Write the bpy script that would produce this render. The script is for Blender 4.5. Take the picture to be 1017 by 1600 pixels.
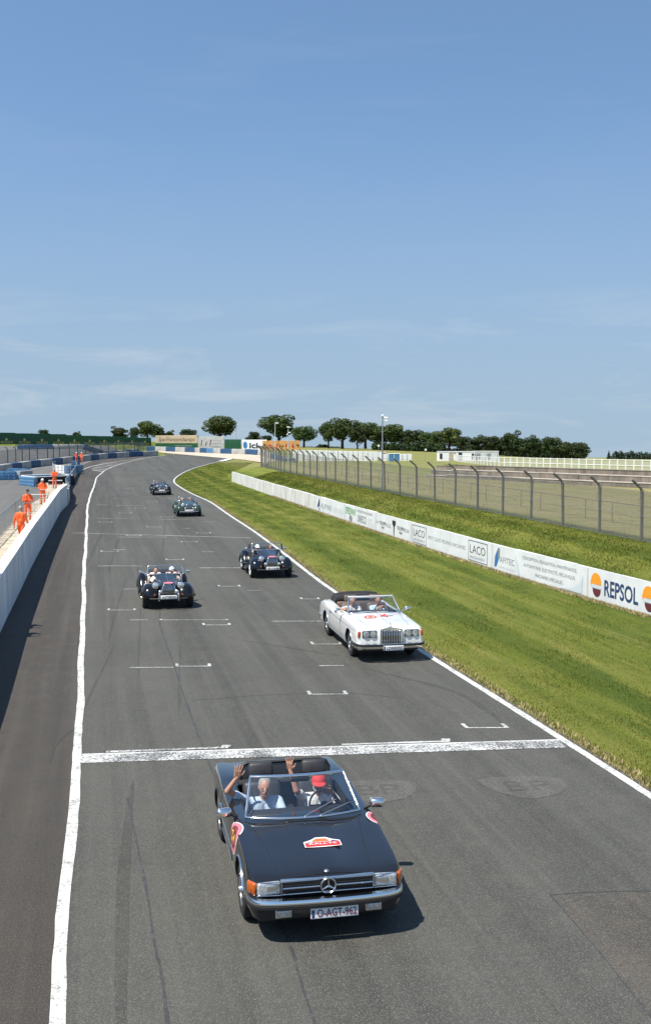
import bpy, bmesh, math, random
import numpy as np
from mathutils import Vector, Matrix, Euler
R = math.radians
random.seed(7); np.random.seed(7)
for o in list(bpy.data.objects): bpy.data.objects.remove(o)
SC = bpy.context.scene
COL = SC.collection

# ------------------------------------------------------------------ camera
CAM_H = 5.5
cd = bpy.data.cameras.new('camera'); cam = bpy.data.objects.new('camera', cd); COL.objects.link(cam)
cd.sensor_fit = 'VERTICAL'; cd.sensor_height = 36.0; cd.lens = 36.0*1680/1600
cd.clip_start = 0.1; cd.clip_end = 20000
cam.location = (0, 0, CAM_H)
cam.rotation_euler = (R(90) - math.atan(110/1680), 0, 0)
SC.camera = cam
SC.render.resolution_x, SC.render.resolution_y = 650, 1024

# ------------------------------------------------------------------ sky and sun
SUN_ELEV, SHADOW_AZ = R(61.5), R(39)
sun_to = Vector((-math.cos(SHADOW_AZ)*math.cos(SUN_ELEV), -math.sin(SHADOW_AZ)*math.cos(SUN_ELEV), math.sin(SUN_ELEV)))
W = bpy.data.worlds.new('World'); SC.world = W; W.use_nodes = True
wn, wl = W.node_tree.nodes, W.node_tree.links
wn.clear()
tc = wn.new('ShaderNodeTexCoord')
add = wn.new('ShaderNodeVectorMath'); add.operation = 'ADD'; add.inputs[1].default_value = (0, 0, 0.17)
nrm = wn.new('ShaderNodeVectorMath'); nrm.operation = 'NORMALIZE'
sky = wn.new('ShaderNodeTexSky'); sky.sky_type = 'NISHITA'; sky.sun_disc = False
sky.sun_elevation = SUN_ELEV; sky.sun_rotation = math.atan2(sun_to.x, sun_to.y)
sky.altitude = 100; sky.air_density = 1.0; sky.dust_density = 0.2; sky.ozone_density = 1.6
wl.new(tc.outputs['Generated'], add.inputs[0]); wl.new(add.outputs[0], nrm.inputs[0]); wl.new(nrm.outputs[0], sky.inputs['Vector'])
# thin high cloud: two stretched noises, strongest some way above the horizon all round
mp = wn.new('ShaderNodeMapping'); mp.inputs['Scale'].default_value = (2.2, 2.2, 15.0)
wl.new(nrm.outputs[0], mp.inputs['Vector'])
n1 = wn.new('ShaderNodeTexNoise'); n1.inputs['Scale'].default_value = 2.4; n1.inputs['Detail'].default_value = 9; n1.inputs['Roughness'].default_value = 0.62; n1.inputs['Distortion'].default_value = 0.5
wl.new(mp.outputs[0], n1.inputs['Vector'])
cr = wn.new('ShaderNodeMapRange'); cr.inputs['From Min'].default_value = 0.50; cr.inputs['From Max'].default_value = 0.82; cr.inputs['To Max'].default_value = 0.85
wl.new(n1.outputs['Fac'], cr.inputs['Value'])
sx = wn.new('ShaderNodeSeparateXYZ'); wl.new(nrm.outputs[0], sx.inputs[0])
rp = wn.new('ShaderNodeValToRGB')
e = rp.color_ramp.elements; e[0].position = 0.15; e[0].color = (.5, .5, .5, 1); e[1].position = 0.30; e[1].color = (.03, .03, .03, 1)
k = rp.color_ramp.elements.new(0.225); k.color = (1, 1, 1, 1)
k = rp.color_ramp.elements.new(0.95); k.color = (.28, .28, .28, 1)
wl.new(sx.outputs['Z'], rp.inputs['Fac'])
mu = wn.new('ShaderNodeMath'); mu.operation = 'MULTIPLY'
wl.new(cr.outputs[0], mu.inputs[0]); wl.new(rp.outputs['Color'], mu.inputs[1])
mx = wn.new('ShaderNodeMix'); mx.data_type = 'RGBA'
hr = wn.new('ShaderNodeMapRange'); hr.interpolation_type = 'SMOOTHSTEP'; hr.inputs['From Min'].default_value = 0.13; hr.inputs['From Max'].default_value = 0.46; hr.inputs['To Min'].default_value = 0.88; hr.inputs['To Max'].default_value = 0.0
wl.new(sx.outputs['Z'], hr.inputs['Value'])
hm = wn.new('ShaderNodeMix'); hm.data_type = 'RGBA'; hm.inputs['B'].default_value = (2.35, 3.0, 3.6, 1)
tn = wn.new('ShaderNodeMix'); tn.data_type = 'RGBA'; tn.blend_type = 'MULTIPLY'; tn.inputs['Factor'].default_value = 1.0; tn.inputs['B'].default_value = (1.02, 1.12, 1.12, 1)
wl.new(sky.outputs[0], tn.inputs['A'])
wl.new(hr.outputs[0], hm.inputs['Factor']); wl.new(tn.outputs['Result'], hm.inputs['A'])
wl.new(mu.outputs[0], mx.inputs['Factor']); wl.new(hm.outputs['Result'], mx.inputs['A']); mx.inputs['B'].default_value = (4.1, 4.5, 4.8, 1)
bg = wn.new('ShaderNodeBackground'); bg.inputs['Strength'].default_value = 0.089
out = wn.new('ShaderNodeOutputWorld')
wl.new(mx.outputs['Result'], bg.inputs['Color']); wl.new(bg.outputs[0], out.inputs['Surface'])

sd = bpy.data.lights.new('sun', 'SUN'); sd.energy = 4.1; sd.angle = R(0.5); sd.color = (1.0, 0.955, 0.88)
so = bpy.data.objects.new('sun', sd); COL.objects.link(so)
so.rotation_euler = (-sun_to).to_track_quat('-Z', 'Y').to_euler(); so.location = (-20, -20, 40)
SC.view_settings.view_transform = 'Standard'; SC.view_settings.look = 'None'
SC.view_settings.exposure = 0.85; SC.view_settings.gamma = 1.0

# ------------------------------------------------------------------ helpers
def sstep(a, b, v):
    t = min(1, max(0, (v-a)/(b-a))); return t*t*(3-2*t)
def lerp(a, b, t): return a+(b-a)*t
def interp(tab, v):
    if v <= tab[0][0]: return tab[0][1] + (tab[1][1]-tab[0][1])/(tab[1][0]-tab[0][0])*(v-tab[0][0])
    for (a, p), (b, q) in zip(tab, tab[1:]):
        if v <= b: return p+(q-p)*(v-a)/(b-a)
    return tab[-1][1]
def smooth_tab(pts, n=6):
    """Catmull-Rom through points (any dimension)."""
    r = []; P = [Vector(p) for p in pts]
    for i in range(len(P)-1):
        p0 = P[i-1] if i else P[0]*2-P[1]
        p3 = P[i+2] if i+2 < len(P) else P[-1]*2-P[-2]
        p1, p2 = P[i], P[i+1]
        for k in range(n):
            t = k/n
            r.append(0.5*((2*p1)+(p2-p0)*t+(2*p0-5*p1+4*p2-p3)*t*t+(3*p1-p0-3*p2+p3)*t**3))
    r.append(P[-1]); return r

def tag(o, label=None, cat=None, group=None, kind=None):
    if label: o['label'] = label
    if cat: o['category'] = cat
    if group: o['group'] = group
    if kind: o['kind'] = kind
    return o
def empty(name, loc=(0, 0, 0), rz=0, label=None, cat=None, group=None):
    o = bpy.data.objects.new(name, None); COL.objects.link(o); o.empty_display_size = .2
    o.location = loc; o.rotation_euler = (0, 0, rz)
    return tag(o, label, cat, group)
def link_mesh(name, me, parent=None):
    o = bpy.data.objects.new(name, me); COL.objects.link(o)
    if parent: o.parent = parent
    return o
def copy_tree(o, parent=None):
    c = o.copy(); COL.objects.link(c); c.parent = parent
    for ch in o.children: copy_tree(ch, c)
    return c
def finish(me, ang):
    if ang is None: return
    me.polygons.foreach_set('use_smooth', [True]*len(me.polygons))
    if ang < 180: me.set_sharp_from_angle(angle=R(ang))

class MB:
    """Collects simple shapes; build() links them as ONE mesh object."""
    def __init__(s): s.v = []; s.f = []; s.m = []; s.cur = 0
    def add(s, vs, fs):
        b = len(s.v); s.v += [tuple(v) for v in vs]
        for f in fs: s.f.append([i+b for i in f]); s.m.append(s.cur)
        return s
    def box(s, c, d, rot=None, taper=1.0):
        x, y, z = d[0]/2, d[1]/2, d[2]/2
        vs = [Vector((sx_*x*(taper if sz > 0 else 1), sy*y*(taper if sz > 0 else 1), sz*z)) for sz in (-1, 1) for sy in (-1, 1) for sx_ in (-1, 1)]
        if rot is not None:
            m = Euler(rot).to_matrix() if not isinstance(rot, Matrix) else rot
            vs = [m @ v for v in vs]
        vs = [v+Vector(c) for v in vs]
        return s.add(vs, [(0, 2, 3, 1), (4, 5, 7, 6), (0, 1, 5, 4), (2, 6, 7, 3), (0, 4, 6, 2), (1, 3, 7, 5)])
    def rbox(s, c, d, r=.03, rot=None, seg=2):
        bm = bmesh.new(); bmesh.ops.create_cube(bm, size=1)
        for v in bm.verts: v.co = Vector((v.co.x*d[0], v.co.y*d[1], v.co.z*d[2]))
        bmesh.ops.bevel(bm, geom=bm.edges[:], offset=min(r, min(d)*.49), segments=seg, affect='EDGES', profile=.5)
        m = Euler(rot).to_matrix() if rot is not None else Matrix.Identity(3)
        bm.verts.index_update()
        vs = [m @ v.co+Vector(c) for v in bm.verts]; fs = [[v.index for v in f.verts] for f in bm.faces]
        bm.free(); return s.add(vs, fs)
    def cone(s, p0, p1, r0, r1, n=10, caps=True):
        p0, p1 = Vector(p0), Vector(p1); d = (p1-p0)
        q = d.to_track_quat('Z', 'Y') if d.length > 1e-9 else Matrix.Identity(3).to_quaternion()
        vs = []
        for p, r in ((p0, r0), (p1, r1)):
            for i in range(n):
                a = 2*math.pi*i/n; vs.append(p+q @ Vector((r*math.cos(a), r*math.sin(a), 0)))
        fs = [(i, (i+1) % n, n+(i+1) % n, n+i) for i in range(n)]
        if caps: fs += [list(range(n))[::-1], list(range(n, 2*n))]
        return s.add(vs, fs)
    def tube(s, path, r, n=6, closed=False, rs=None):
        P = [Vector(p) for p in path]; N = len(P); vs = []; up = None
        for i, p in enumerate(P):
            a = P[i-1] if (i or closed) else P[0]; b = P[(i+1) % N] if (i < N-1 or closed) else P[-1]
            d = (b-a).normalized() if (b-a).length > 1e-9 else Vector((0, 0, 1))
            if up is None: up = Vector((0, 0, 1)) if abs(d.z) < .9 else Vector((1, 0, 0))
            x = d.cross(up)
            if x.length < 1e-6: x = d.orthogonal()
            x.normalize(); y = x.cross(d).normalized(); up = y
            rr = rs[i] if rs else r
            for k in range(n):
                t = 2*math.pi*k/n; vs.append(p+x*rr*math.cos(t)+y*rr*math.sin(t))
        fs = []
        for i in range(N if closed else N-1):
            for k in range(n):
                a, b = i*n, ((i+1) % N)*n; fs.append((a+k, b+k, b+(k+1) % n, a+(k+1) % n))
        if not closed: fs += [list(range(n)), [(N-1)*n+k for k in range(n)][::-1]]
        return s.add(vs, fs)
    def ball(s, c, r, nu=12, nv=8, rot=None):
        r = (r, r, r) if isinstance(r, (int, float)) else r; vs = []; m = Euler(rot).to_matrix() if rot else None
        for j in range(1, nv):
            p = math.pi*j/nv
            for i in range(nu):
                t = 2*math.pi*i/nu; vs.append(Vector((math.sin(p)*math.cos(t)*r[0], math.sin(p)*math.sin(t)*r[1], math.cos(p)*r[2])))
        vs += [Vector((0, 0, r[2])), Vector((0, 0, -r[2]))]
        if m: vs = [m @ v for v in vs]
        vs = [v+Vector(c) for v in vs]; T = len(vs)-2; fs = []
        for j in range(nv-2):
            for i in range(nu):
                a, b = j*nu+i, j*nu+(i+1) % nu; fs.append((a, a+nu, b+nu, b))
        for i in range(nu):
            fs.append((T, i, (i+1) % nu)); k = (nv-2)*nu; fs.append((T+1, k+(i+1) % nu, k+i))
        return s.add(vs, fs)
    def lathe(s, prof, c, axis, n=20):
        """prof: (radius, height along axis)."""
        q = Vector(axis).to_track_quat('Z', 'Y'); vs = []; c = Vector(c)
        for r, h in prof:
            for i in range(n):
                a = 2*math.pi*i/n; vs.append(c+q @ Vector((r*math.cos(a), r*math.sin(a), h)))
        fs = []
        for j in range(len(prof)-1):
            for i in range(n): fs.append((j*n+i, j*n+(i+1) % n, (j+1)*n+(i+1) % n, (j+1)*n+i))
        fs.append(list(range(n))[::-1]); fs.append([(len(prof)-1)*n+i for i in range(n)])
        return s.add(vs, fs)
    def grid(s, rows, flip=False):
        n = len(rows[0]); vs = [p for r in rows for p in r]; fs = []
        for j in range(len(rows)-1):
            for i in range(n-1):
                f = (j*n+i, j*n+i+1, (j+1)*n+i+1, (j+1)*n+i); fs.append(f[::-1] if flip else f)
        return s.add(vs, fs)
    def poly(s, pts): return s.add(pts, [list(range(len(pts)))])
    def prism(s, pts, d):
        n = len(pts); d = Vector(d); vs = [Vector(p) for p in pts]+[Vector(p)+d for p in pts]
        return s.add(vs, [list(range(n))[::-1], list(range(n, 2*n))]+[(i, (i+1) % n, n+(i+1) % n, n+i) for i in range(n)])
    def mesh(s, name, mats, ang=35):
        me = bpy.data.meshes.new(name); me.from_pydata(s.v, [], s.f)
        for m in (mats if isinstance(mats, (list, tuple)) else [mats]): me.materials.append(m)
        if any(s.m): me.polygons.foreach_set('material_index', s.m)
        finish(me, ang); me.update(); return me
    def build(s, name, mats, parent=None, ang=35): return link_mesh(name, s.mesh(name, mats, ang), parent)

def evaluated(o):
    dg = bpy.context.evaluated_depsgraph_get(); dg.update()
    me = bpy.data.meshes.new_from_object(o.evaluated_get(dg), depsgraph=dg)
    return me
def drop(o):
    d = o.data; bpy.data.objects.remove(o)
    if d and d.users == 0: bpy.data.meshes.remove(d)

_tx = {}
def text_geo(s, shear=0.0, space=1.0, off=0.0):
    """Glyph outlines as (verts, faces, width); cap height about 0.7."""
    key = (s, shear, space, off)
    if key not in _tx:
        c = bpy.data.curves.new('glyphs', 'FONT'); c.body = s; c.size = 1.0; c.shear = shear; c.space_character = space; c.offset = off
        c.resolution_u = 3; c.fill_mode = 'FRONT'
        o = bpy.data.objects.new('glyphs', c); COL.objects.link(o)
        me = evaluated(o); v = [tuple(x.co) for x in me.vertices]; f = [list(p.vertices) for p in me.polygons]
        bpy.data.objects.remove(o); bpy.data.meshes.remove(me); bpy.data.curves.remove(c)
        xs = [p[0] for p in v] or [0, 1]; x0 = min(xs); w = max(xs)-x0
        _tx[key] = ([(p[0]-x0, p[1]) for p in v], f, w)
    return _tx[key]
def lettering(s, fn, w, h, x0=0, z0=0, **kw):
    """MB with the text scaled to w x h (cap height) and mapped by fn(u, v)."""
    v, f, tw = text_geo(s, **kw); m = MB()
    m.add([fn(x0+p[0]/tw*w, z0+p[1]/0.70*h) for p in v], f); return m

# ------------------------------------------------------------------ materials
def principled(name, base, rough=.6, metal=0.0, var=0.0, vscale=5.0, bump=0.0, bscale=60.0, coat=0.0, spec=None, stretch=None, tint=None):
    m = bpy.data.materials.new(name); m.use_nodes = True
    nt = m.node_tree; b = nt.nodes['Principled BSDF']; L = nt.links
    b.inputs['Base Color'].default_value = (*base, 1); b.inputs['Roughness'].default_value = rough; b.inputs['Metallic'].default_value = metal
    if coat: b.inputs['Coat Weight'].default_value = coat; b.inputs['Coat Roughness'].default_value = .03
    if spec is not None: b.inputs['Specular IOR Level'].default_value = spec
    if var or bump:
        t = nt.nodes.new('ShaderNodeTexCoord'); src = t.outputs['Object']
        if stretch:
            mp = nt.nodes.new('ShaderNodeMapping'); mp.inputs['Scale'].default_value = stretch; L.new(src, mp.inputs['Vector']); src = mp.outputs[0]
    if var:
        n = nt.nodes.new('ShaderNodeTexNoise'); n.inputs['Scale'].default_value = vscale; n.inputs['Detail'].default_value = 7; n.inputs['Roughness'].default_value = .6
        L.new(src, n.inputs['Vector'])
        r = nt.nodes.new('ShaderNodeMapRange'); r.inputs['From Min'].default_value = .3; r.inputs['From Max'].default_value = .7
        L.new(n.outputs['Fac'], r.inputs['Value'])
        x = nt.nodes.new('ShaderNodeMix'); x.data_type = 'RGBA'; L.new(r.outputs[0], x.inputs['Factor'])
        dk = tint if tint else tuple(c*(1-var) for c in base)
        x.inputs['A'].default_value = (*dk, 1); x.inputs['B'].default_value = (*[min(1, c*(1+var*.6)) for c in base], 1)
        L.new(x.outputs['Result'], b.inputs['Base Color'])
    if bump:
        n2 = nt.nodes.new('ShaderNodeTexNoise'); n2.inputs['Scale'].default_value = bscale; n2.inputs['Detail'].default_value = 4; L.new(src, n2.inputs['Vector'])
        bp = nt.nodes.new('ShaderNodeBump'); bp.inputs['Strength'].default_value = bump; bp.inputs['Distance'].default_value = .02
        L.new(n2.outputs['Fac'], bp.inputs['Height']); L.new(bp.outputs[0], b.inputs['Normal'])
    return m
def glass(name, tint=(.85, .9, .9), refl=.12):
    m = bpy.data.materials.new(name); m.use_nodes = True; nt = m.node_tree; nt.nodes.clear(); L = nt.links
    o = nt.nodes.new('ShaderNodeOutputMaterial'); t = nt.nodes.new('ShaderNodeBsdfTransparent'); t.inputs[0].default_value = (*tint, 1)
    g_ = nt.nodes.new('ShaderNodeBsdfGlossy'); g_.inputs['Roughness'].default_value = .02
    fr = nt.nodes.new('ShaderNodeFresnel'); fr.inputs[0].default_value = 1.5
    ma = nt.nodes.new('ShaderNodeMath'); ma.operation = 'ADD'; ma.inputs[1].default_value = refl; ma.use_clamp = True; L.new(fr.outputs[0], ma.inputs[0])
    x = nt.nodes.new('ShaderNodeMixShader'); L.new(ma.outputs[0], x.inputs[0]); L.new(t.outputs[0], x.inputs[1]); L.new(g_.outputs[0], x.inputs[2]); L.new(x.outputs[0], o.inputs[0])
    return m
class NT:
    """Terse node-graph helper for the larger surface materials."""
    def __init__(s, name):
        s.m = bpy.data.materials.new(name); s.m.use_nodes = True; s.t = s.m.node_tree; s.b = s.t.nodes['Principled BSDF']
        s.pos = s.n('ShaderNodeNewGeometry').outputs['Position']
    def n(s, k, **kw):
        x = s.t.nodes.new(k)
        for a, v in kw.items(): setattr(x, a, v)
        return x
    def put(s, sock, v):
        if isinstance(v, (int, float)): sock.default_value = v
        elif isinstance(v, tuple): sock.default_value = v if len(v) == len(sock.default_value) else (*v, 1)
        else: s.t.links.new(v, sock)
    def mapped(s, scale=(1, 1, 1), rz=0.0, vec=None):
        v = vec or s.pos
        if rz:      # turn into track-aligned axes first, stretch afterwards
            r = s.n('ShaderNodeVectorRotate', rotation_type='Z_AXIS'); s.put(r.inputs['Vector'], v); r.inputs['Angle'].default_value = rz; v = r.outputs[0]
        x = s.n('ShaderNodeMapping'); x.inputs['Scale'].default_value = scale
        s.put(x.inputs['Vector'], v); return x.outputs[0]
    def noise(s, scale, detail=4, rough=.55, vec=None, dist=0.0):
        x = s.n('ShaderNodeTexNoise'); x.inputs['Scale'].default_value = scale; x.inputs['Detail'].default_value = detail
        x.inputs['Roughness'].default_value = rough; x.inputs['Distortion'].default_value = dist
        s.put(x.inputs['Vector'], vec or s.pos); return x.outputs['Fac']
    def rng(s, v, a, b, c=0.0, d=1.0, mode='LINEAR'):
        x = s.n('ShaderNodeMapRange'); x.interpolation_type = mode; s.put(x.inputs['Value'], v)
        for k, q in zip(('From Min', 'From Max', 'To Min', 'To Max'), (a, b, c, d)): x.inputs[k].default_value = q
        return x.outputs[0]
    def math(s, op, a, b=0.0):
        x = s.n('ShaderNodeMath', operation=op); s.put(x.inputs[0], a); s.put(x.inputs[1], b); return x.outputs[0]
    def mix(s, f, a, b, mode='MIX'):
        x = s.n('ShaderNodeMix', data_type='RGBA', blend_type=mode); s.put(x.inputs['Factor'], f); s.put(x.inputs['A'], a); s.put(x.inputs['B'], b); return x.outputs['Result']
    def dot(s, v, vec=None):
        x = s.n('ShaderNodeVectorMath', operation='DOT_PRODUCT'); s.put(x.inputs[0], vec or s.pos); x.inputs[1].default_value = v; return x.outputs['Value']
    def bump(s, h, st=.3, d=.02):
        x = s.n('ShaderNodeBump'); x.inputs['Strength'].default_value = st; x.inputs['Distance'].default_value = d; s.put(x.inputs['Height'], h); s.t.links.new(x.outputs[0], s.b.inputs['Normal'])
    def col(s, c): s.put(s.b.inputs['Base Color'], c)
    def set(s, **kw):
        for k, v in kw.items(): s.put(s.b.inputs[k], v)

TRK = R(12)      # the straight runs 12 degrees left of the camera axis
def asphalt(name, lo, hi, warm, streak=.35, fine=1.0):
    a = NT(name)
    al = a.mapped((1.3, .035, 1), -TRK)
    st = a.noise(1.0, 6, .6, al)
    st2 = a.noise(3.6, 5, .6, a.mapped((1.2, .02, 1), -TRK))
    big = a.noise(.16, 4, .6)
    mid = a.noise(1.7, 5, .65)
    sp = a.noise(58, 3, .7); sp2 = a.noise(150, 2, .6)
    wide = a.noise(.75, 5, .6, a.mapped((.8, .012, 1), -TRK))
    c = a.mix(a.rng(big, .3, .7), lo, hi)
    c = a.mix(a.math('MULTIPLY', a.rng(wide, .44, .60), streak*1.0), c, tuple(x*.5 for x in lo))
    c = a.mix(a.math('MULTIPLY', a.rng(mid, .45, .75), .45), c, warm)
    c = a.mix(a.math('MULTIPLY', a.rng(st, .46, .72), streak), c, tuple(x*.45 for x in lo))
    c = a.mix(a.math('MULTIPLY', a.rng(st2, .5, .75), streak*.7), c, tuple(x*1.35 for x in hi))
    c = a.mix(a.math('MULTIPLY', a.rng(sp, .50, .68), .75*fine), c, tuple(min(1, x*2.3) for x in hi))
    c = a.mix(a.math('MULTIPLY', a.rng(sp2, .40, .56, 1, 0), .70*fine), c, tuple(x*.35 for x in lo))
    a.col(c); a.set(Roughness=a.rng(mid, .3, .7, .72, .92)); a.set(**{'Specular IOR Level': .3})
    a.bump(a.math('ADD', sp, sp2), .55, .012); return a.m
def road_paint(name, white, under, lo, hi, scale=16):
    a = NT(name)
    w1 = a.noise(scale, 6, .75); w2 = a.noise(1.6, 4, .6); w3 = a.noise(75, 3, .6)
    f = a.math('ADD', a.math('ADD', a.math('MULTIPLY', w1, .55), a.math('MULTIPLY', w2, .2)), a.math('MULTIPLY', w3, .25))
    a.col(a.mix(a.rng(f, lo, hi), under, a.mix(a.rng(w2, .35, .65), tuple(x*.82 for x in white), white)))
    a.set(Roughness=.7); a.bump(w3, .3, .01); return a.m
GRASS_A = (.150, .178, .023); GRASS_B = (.086, .124, .017); GRASS_DRY = (.29, .25, .075); GRASS_Y = (.205, .200, .035)
def grass_material(name):
    a = NT(name)
    al = a.mapped((1.0, .11, 1), -TRK)
    st = a.noise(1.5, 6, .65, al, .3); st3 = a.noise(2.6, 6, .7, a.mapped((1.0, .07, 1), -TRK))
    big = a.noise(.22, 5, .65); mid = a.noise(2.2, 6, .7); fine = a.noise(22, 5, .75); vf = a.noise(70, 3, .7)
    c = a.mix(a.rng(st, .36, .64), GRASS_B, GRASS_A)
    c = a.mix(a.math('MULTIPLY', a.rng(mid, .48, .72), .35), c, GRASS_Y)
    c = a.mix(a.math('MULTIPLY', a.rng(big, .52, .72), .30), c, GRASS_DRY)
    c = a.mix(a.math('MULTIPLY', a.rng(st3, .54, .70), .65), c, GRASS_DRY)
    c = a.mix(a.math('MULTIPLY', a.rng(st3, .44, .32), .5), c, (.06, .085, .014))
    bnd = a.noise(1.0, 2, .5, a.mapped((.95, .006, 1), -TRK))
    c = a.mix(a.math('MULTIPLY', a.rng(bnd, .50, .62), .42), c, (.26, .255, .055)); c = a.mix(a.math('MULTIPLY', a.rng(bnd, .47, .36), .5), c, (.058, .092, .010))
    # drier rough pasture beyond the catch fence
    d = a.math('ADD', a.dot((1.0, .2415, 0)), -24.9)
    dryf = a.math('MULTIPLY', a.math('MULTIPLY', a.rng(d, -.2, 1.4), a.rng(a.dot((0, 1, 0)), 118, 150, 1, .5)), a.rng(a.noise(.5, 6, .7, a.mapped((.5, 1.7, 1))), .28, .62, .45, 1.0))
    c = a.mix(dryf, c, a.mix(a.rng(a.noise(1.3, 6, .7, a.mapped((.4, 1.5, 1))), .35, .66), (.255, .225, .095), (.36, .31, .15)))
    c = a.mix(a.math('MULTIPLY', a.rng(fine, .48, .75), .35), c, a.mix(.5, c, (.28, .28, .09)))
    c = a.mix(a.math('MULTIPLY', a.rng(vf, .5, .3), .45), c, (.03, .045, .008))
    a.col(c); a.set(Roughness=.9); a.set(**{'Specular IOR Level': .15}); a.bump(a.math('ADD', fine, mid), .8, .10); return a.m

M = {}
M['track'] = asphalt('track_asphalt', (.071, .0695, .060), (.104, .1015, .087), (.121, .115, .095), .66)
M['apron'] = asphalt('apron_asphalt', (.062, .055, .047), (.086, .077, .065), (.103, .089, .072), .6)
M['pit'] = asphalt('pit_lane_asphalt', (.12, .118, .108), (.155, .152, .138), (.16, .15, .125), .3)
M['patch'] = asphalt('patch_asphalt', (.072, .066, .056), (.104, .095, .080), (.140, .110, .085), .5)
M['line'] = road_paint('white_line_paint', (.62, .62, .585), (.17, .17, .155), .42, .50)
M['mark'] = road_paint('worn_marking_paint', (.56, .56, .53), (.085, .085, .080), .41, .53)
M['start'] = road_paint('scuffed_start_paint', (.70, .70, .67), (.07, .07, .068), .47, .545, 26)
M['faded'] = asphalt('faded_shield_paint', (.088, .086, .076), (.124, .121, .106), (.140, .134, .115), .5)
M['tar'] = road_paint('tar_seam', (.040, .040, .039), (.072, .071, .068), .40, .52, 7)
M['skid'] = asphalt('skid_rubber', (.052, .051, .044), (.086, .084, .072), (.10, .095, .080), .5)
M['grass'] = grass_material('grass')
M['gravel'] = principled('gravel', (.50, .42, .32), .95, var=.25, vscale=.8, bump=.5, bscale=14)
M['concrete'] = principled('pale_concrete', (.62, .61, .57), .9, var=.28, vscale=1.6, bump=.25, bscale=30, stretch=(1, 1, .35))
M['whitewall'] = principled('white_wall_paint', (.72, .73, .71), .75, var=.34, vscale=2.2, bump=.2, bscale=26, stretch=(1, 1, .16))
M['wallcap'] = principled('white_cap_paint', (.80, .80, .77), .7, var=.10, vscale=2.0, bump=.1)
M['terrace'] = principled('weathered_terrace', (.185, .155, .122), .95, var=.5, vscale=1.1, bump=.5, bscale=9, stretch=(1, 1, .25))
M['terrace_edge'] = principled('pale_step_edge', (.46, .41, .35), .9, var=.2, vscale=2.0)
M['slab'] = principled('timber_slab', (.44, .38, .28), .85, var=.25, vscale=1.3, bump=.25, bscale=20)
M['galv'] = principled('galvanised_steel', (.36, .37, .37), .45, .7, var=.2, vscale=8)
M['post'] = principled('fence_post_concrete', (.13, .122, .105), .8, 0, var=.35, vscale=9)
M['darkpost'] = principled('dark_post_steel', (.035, .04, .042), .6)
M['whitepost'] = principled('white_rail_paint', (.78, .78, .76), .6, var=.1, vscale=3)
M['blue'] = principled('blue_belt', (.026, .078, .165), .6, var=.28, vscale=1.1, bump=.2, bscale=8)
M['lightblue'] = principled('light_blue_paint', (.075, .20, .35), .5, var=.2, vscale=1.4)
M['beltwhite'] = principled('dirty_white_belt', (.38, .38, .35), .75, var=.3, vscale=1.0, bump=.2, bscale=8)
M['banner'] = principled('white_banner', (.68, .69, .68), .55, var=.12, vscale=1.1, bump=.12, bscale=3)
M['green'] = principled('green_banner', (.008, .072, .026), .6, var=.25, vscale=.8)
M['greenscreen'] = principled('green_screen', (.012, .095, .035), .7, var=.3, vscale=.6)
M['gold'] = principled('gold_print', (.62, .52, .16), .6)
M['cream'] = principled('cream_board', (.42, .34, .22), .7, var=.15, vscale=.6)
M['brown'] = principled('brown_print', (.10, .05, .03), .7)
M['navy'] = principled('navy_print', (.018, .045, .125), .6)
M['black'] = principled('black_print', (.018, .018, .02), .6)
M['greyprint'] = principled('grey_print', (.24, .25, .26), .6)
M['palegrey'] = principled('pale_grey_print', (.55, .60, .62), .6)
M['greenprint'] = principled('green_print', (.05, .30, .05), .6)
M['orange'] = principled('orange_print', (.80, .30, .02), .6)
M['orangeboard'] = principled('orange_board', (.58, .30, .08), .7, var=.2, vscale=.8)
M['maroon'] = principled('maroon_print', (.12, .02, .025), .6)
M['red'] = principled('red_print', (.55, .03, .03), .5)
M['pink'] = principled('pink_print', (.62, .16, .20), .5)
M['yellow'] = principled('yellow_print', (.75, .52, .05), .5)
M['bluelogo'] = principled('blue_logo', (.03, .16, .38), .5)
M['white'] = principled('white_print', (.80, .80, .79), .5)
M['hut'] = principled('white_cabin', (.80, .80, .79), .6, var=.06, vscale=.5)
M['cyan'] = principled('cabin_blue', (.03, .20, .42), .5)
M['leaf'] = None
M['bark'] = principled('bark', (.075, .058, .042), .95, var=.4, vscale=6, bump=.5)
# vehicles and people
M['black_paint'] = principled('charcoal_metallic_paint', (.009, .009, .010), .14, .0, coat=.85, spec=.5)
M['navy_paint'] = principled('midnight_blue_paint', (.006, .008, .013), .18, coat=.4, spec=.35)
M['ink_paint'] = principled('black_car_paint', (.006, .006, .006), .18, coat=.4, spec=.35)
M['sage_paint'] = principled('grey_green_paint', (.022, .046, .032), .22, coat=.4, spec=.35)
M['white_paint'] = principled('ivory_car_paint', (.72, .71, .67), .22, coat=1.0, var=.015)
M['chrome'] = principled('chrome', (.87, .85, .81), .15, 1.0)
M['satin'] = principled('satin_alloy', (.55, .56, .57), .30, .9, var=.1)
M['tyre'] = principled('tyre_rubber', (.016, .016, .016), .85, var=.3, vscale=20)
M['trim'] = principled('black_trim', (.014, .014, .015), .55)
M['interior'] = principled('dark_interior', (.018, .018, .019), .8)
M['leather'] = principled('black_leather', (.03, .03, .032), .5, var=.3, vscale=12)
M['brownleather'] = principled('brown_leather', (.12, .085, .06), .5, var=.2, vscale=10)
M['tan'] = principled('tan_leather', (.30, .20, .13), .5, var=.15, vscale=10)
M['canvas'] = principled('black_canvas', (.02, .02, .022), .9, var=.4, vscale=12, bump=.3)
M['gap'] = principled('panel_gap', (.004, .004, .004), .9)
M['lens'] = principled('headlamp_lens', (.62, .65, .66), .06, .55, var=.45, vscale=26, coat=1.0)
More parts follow.
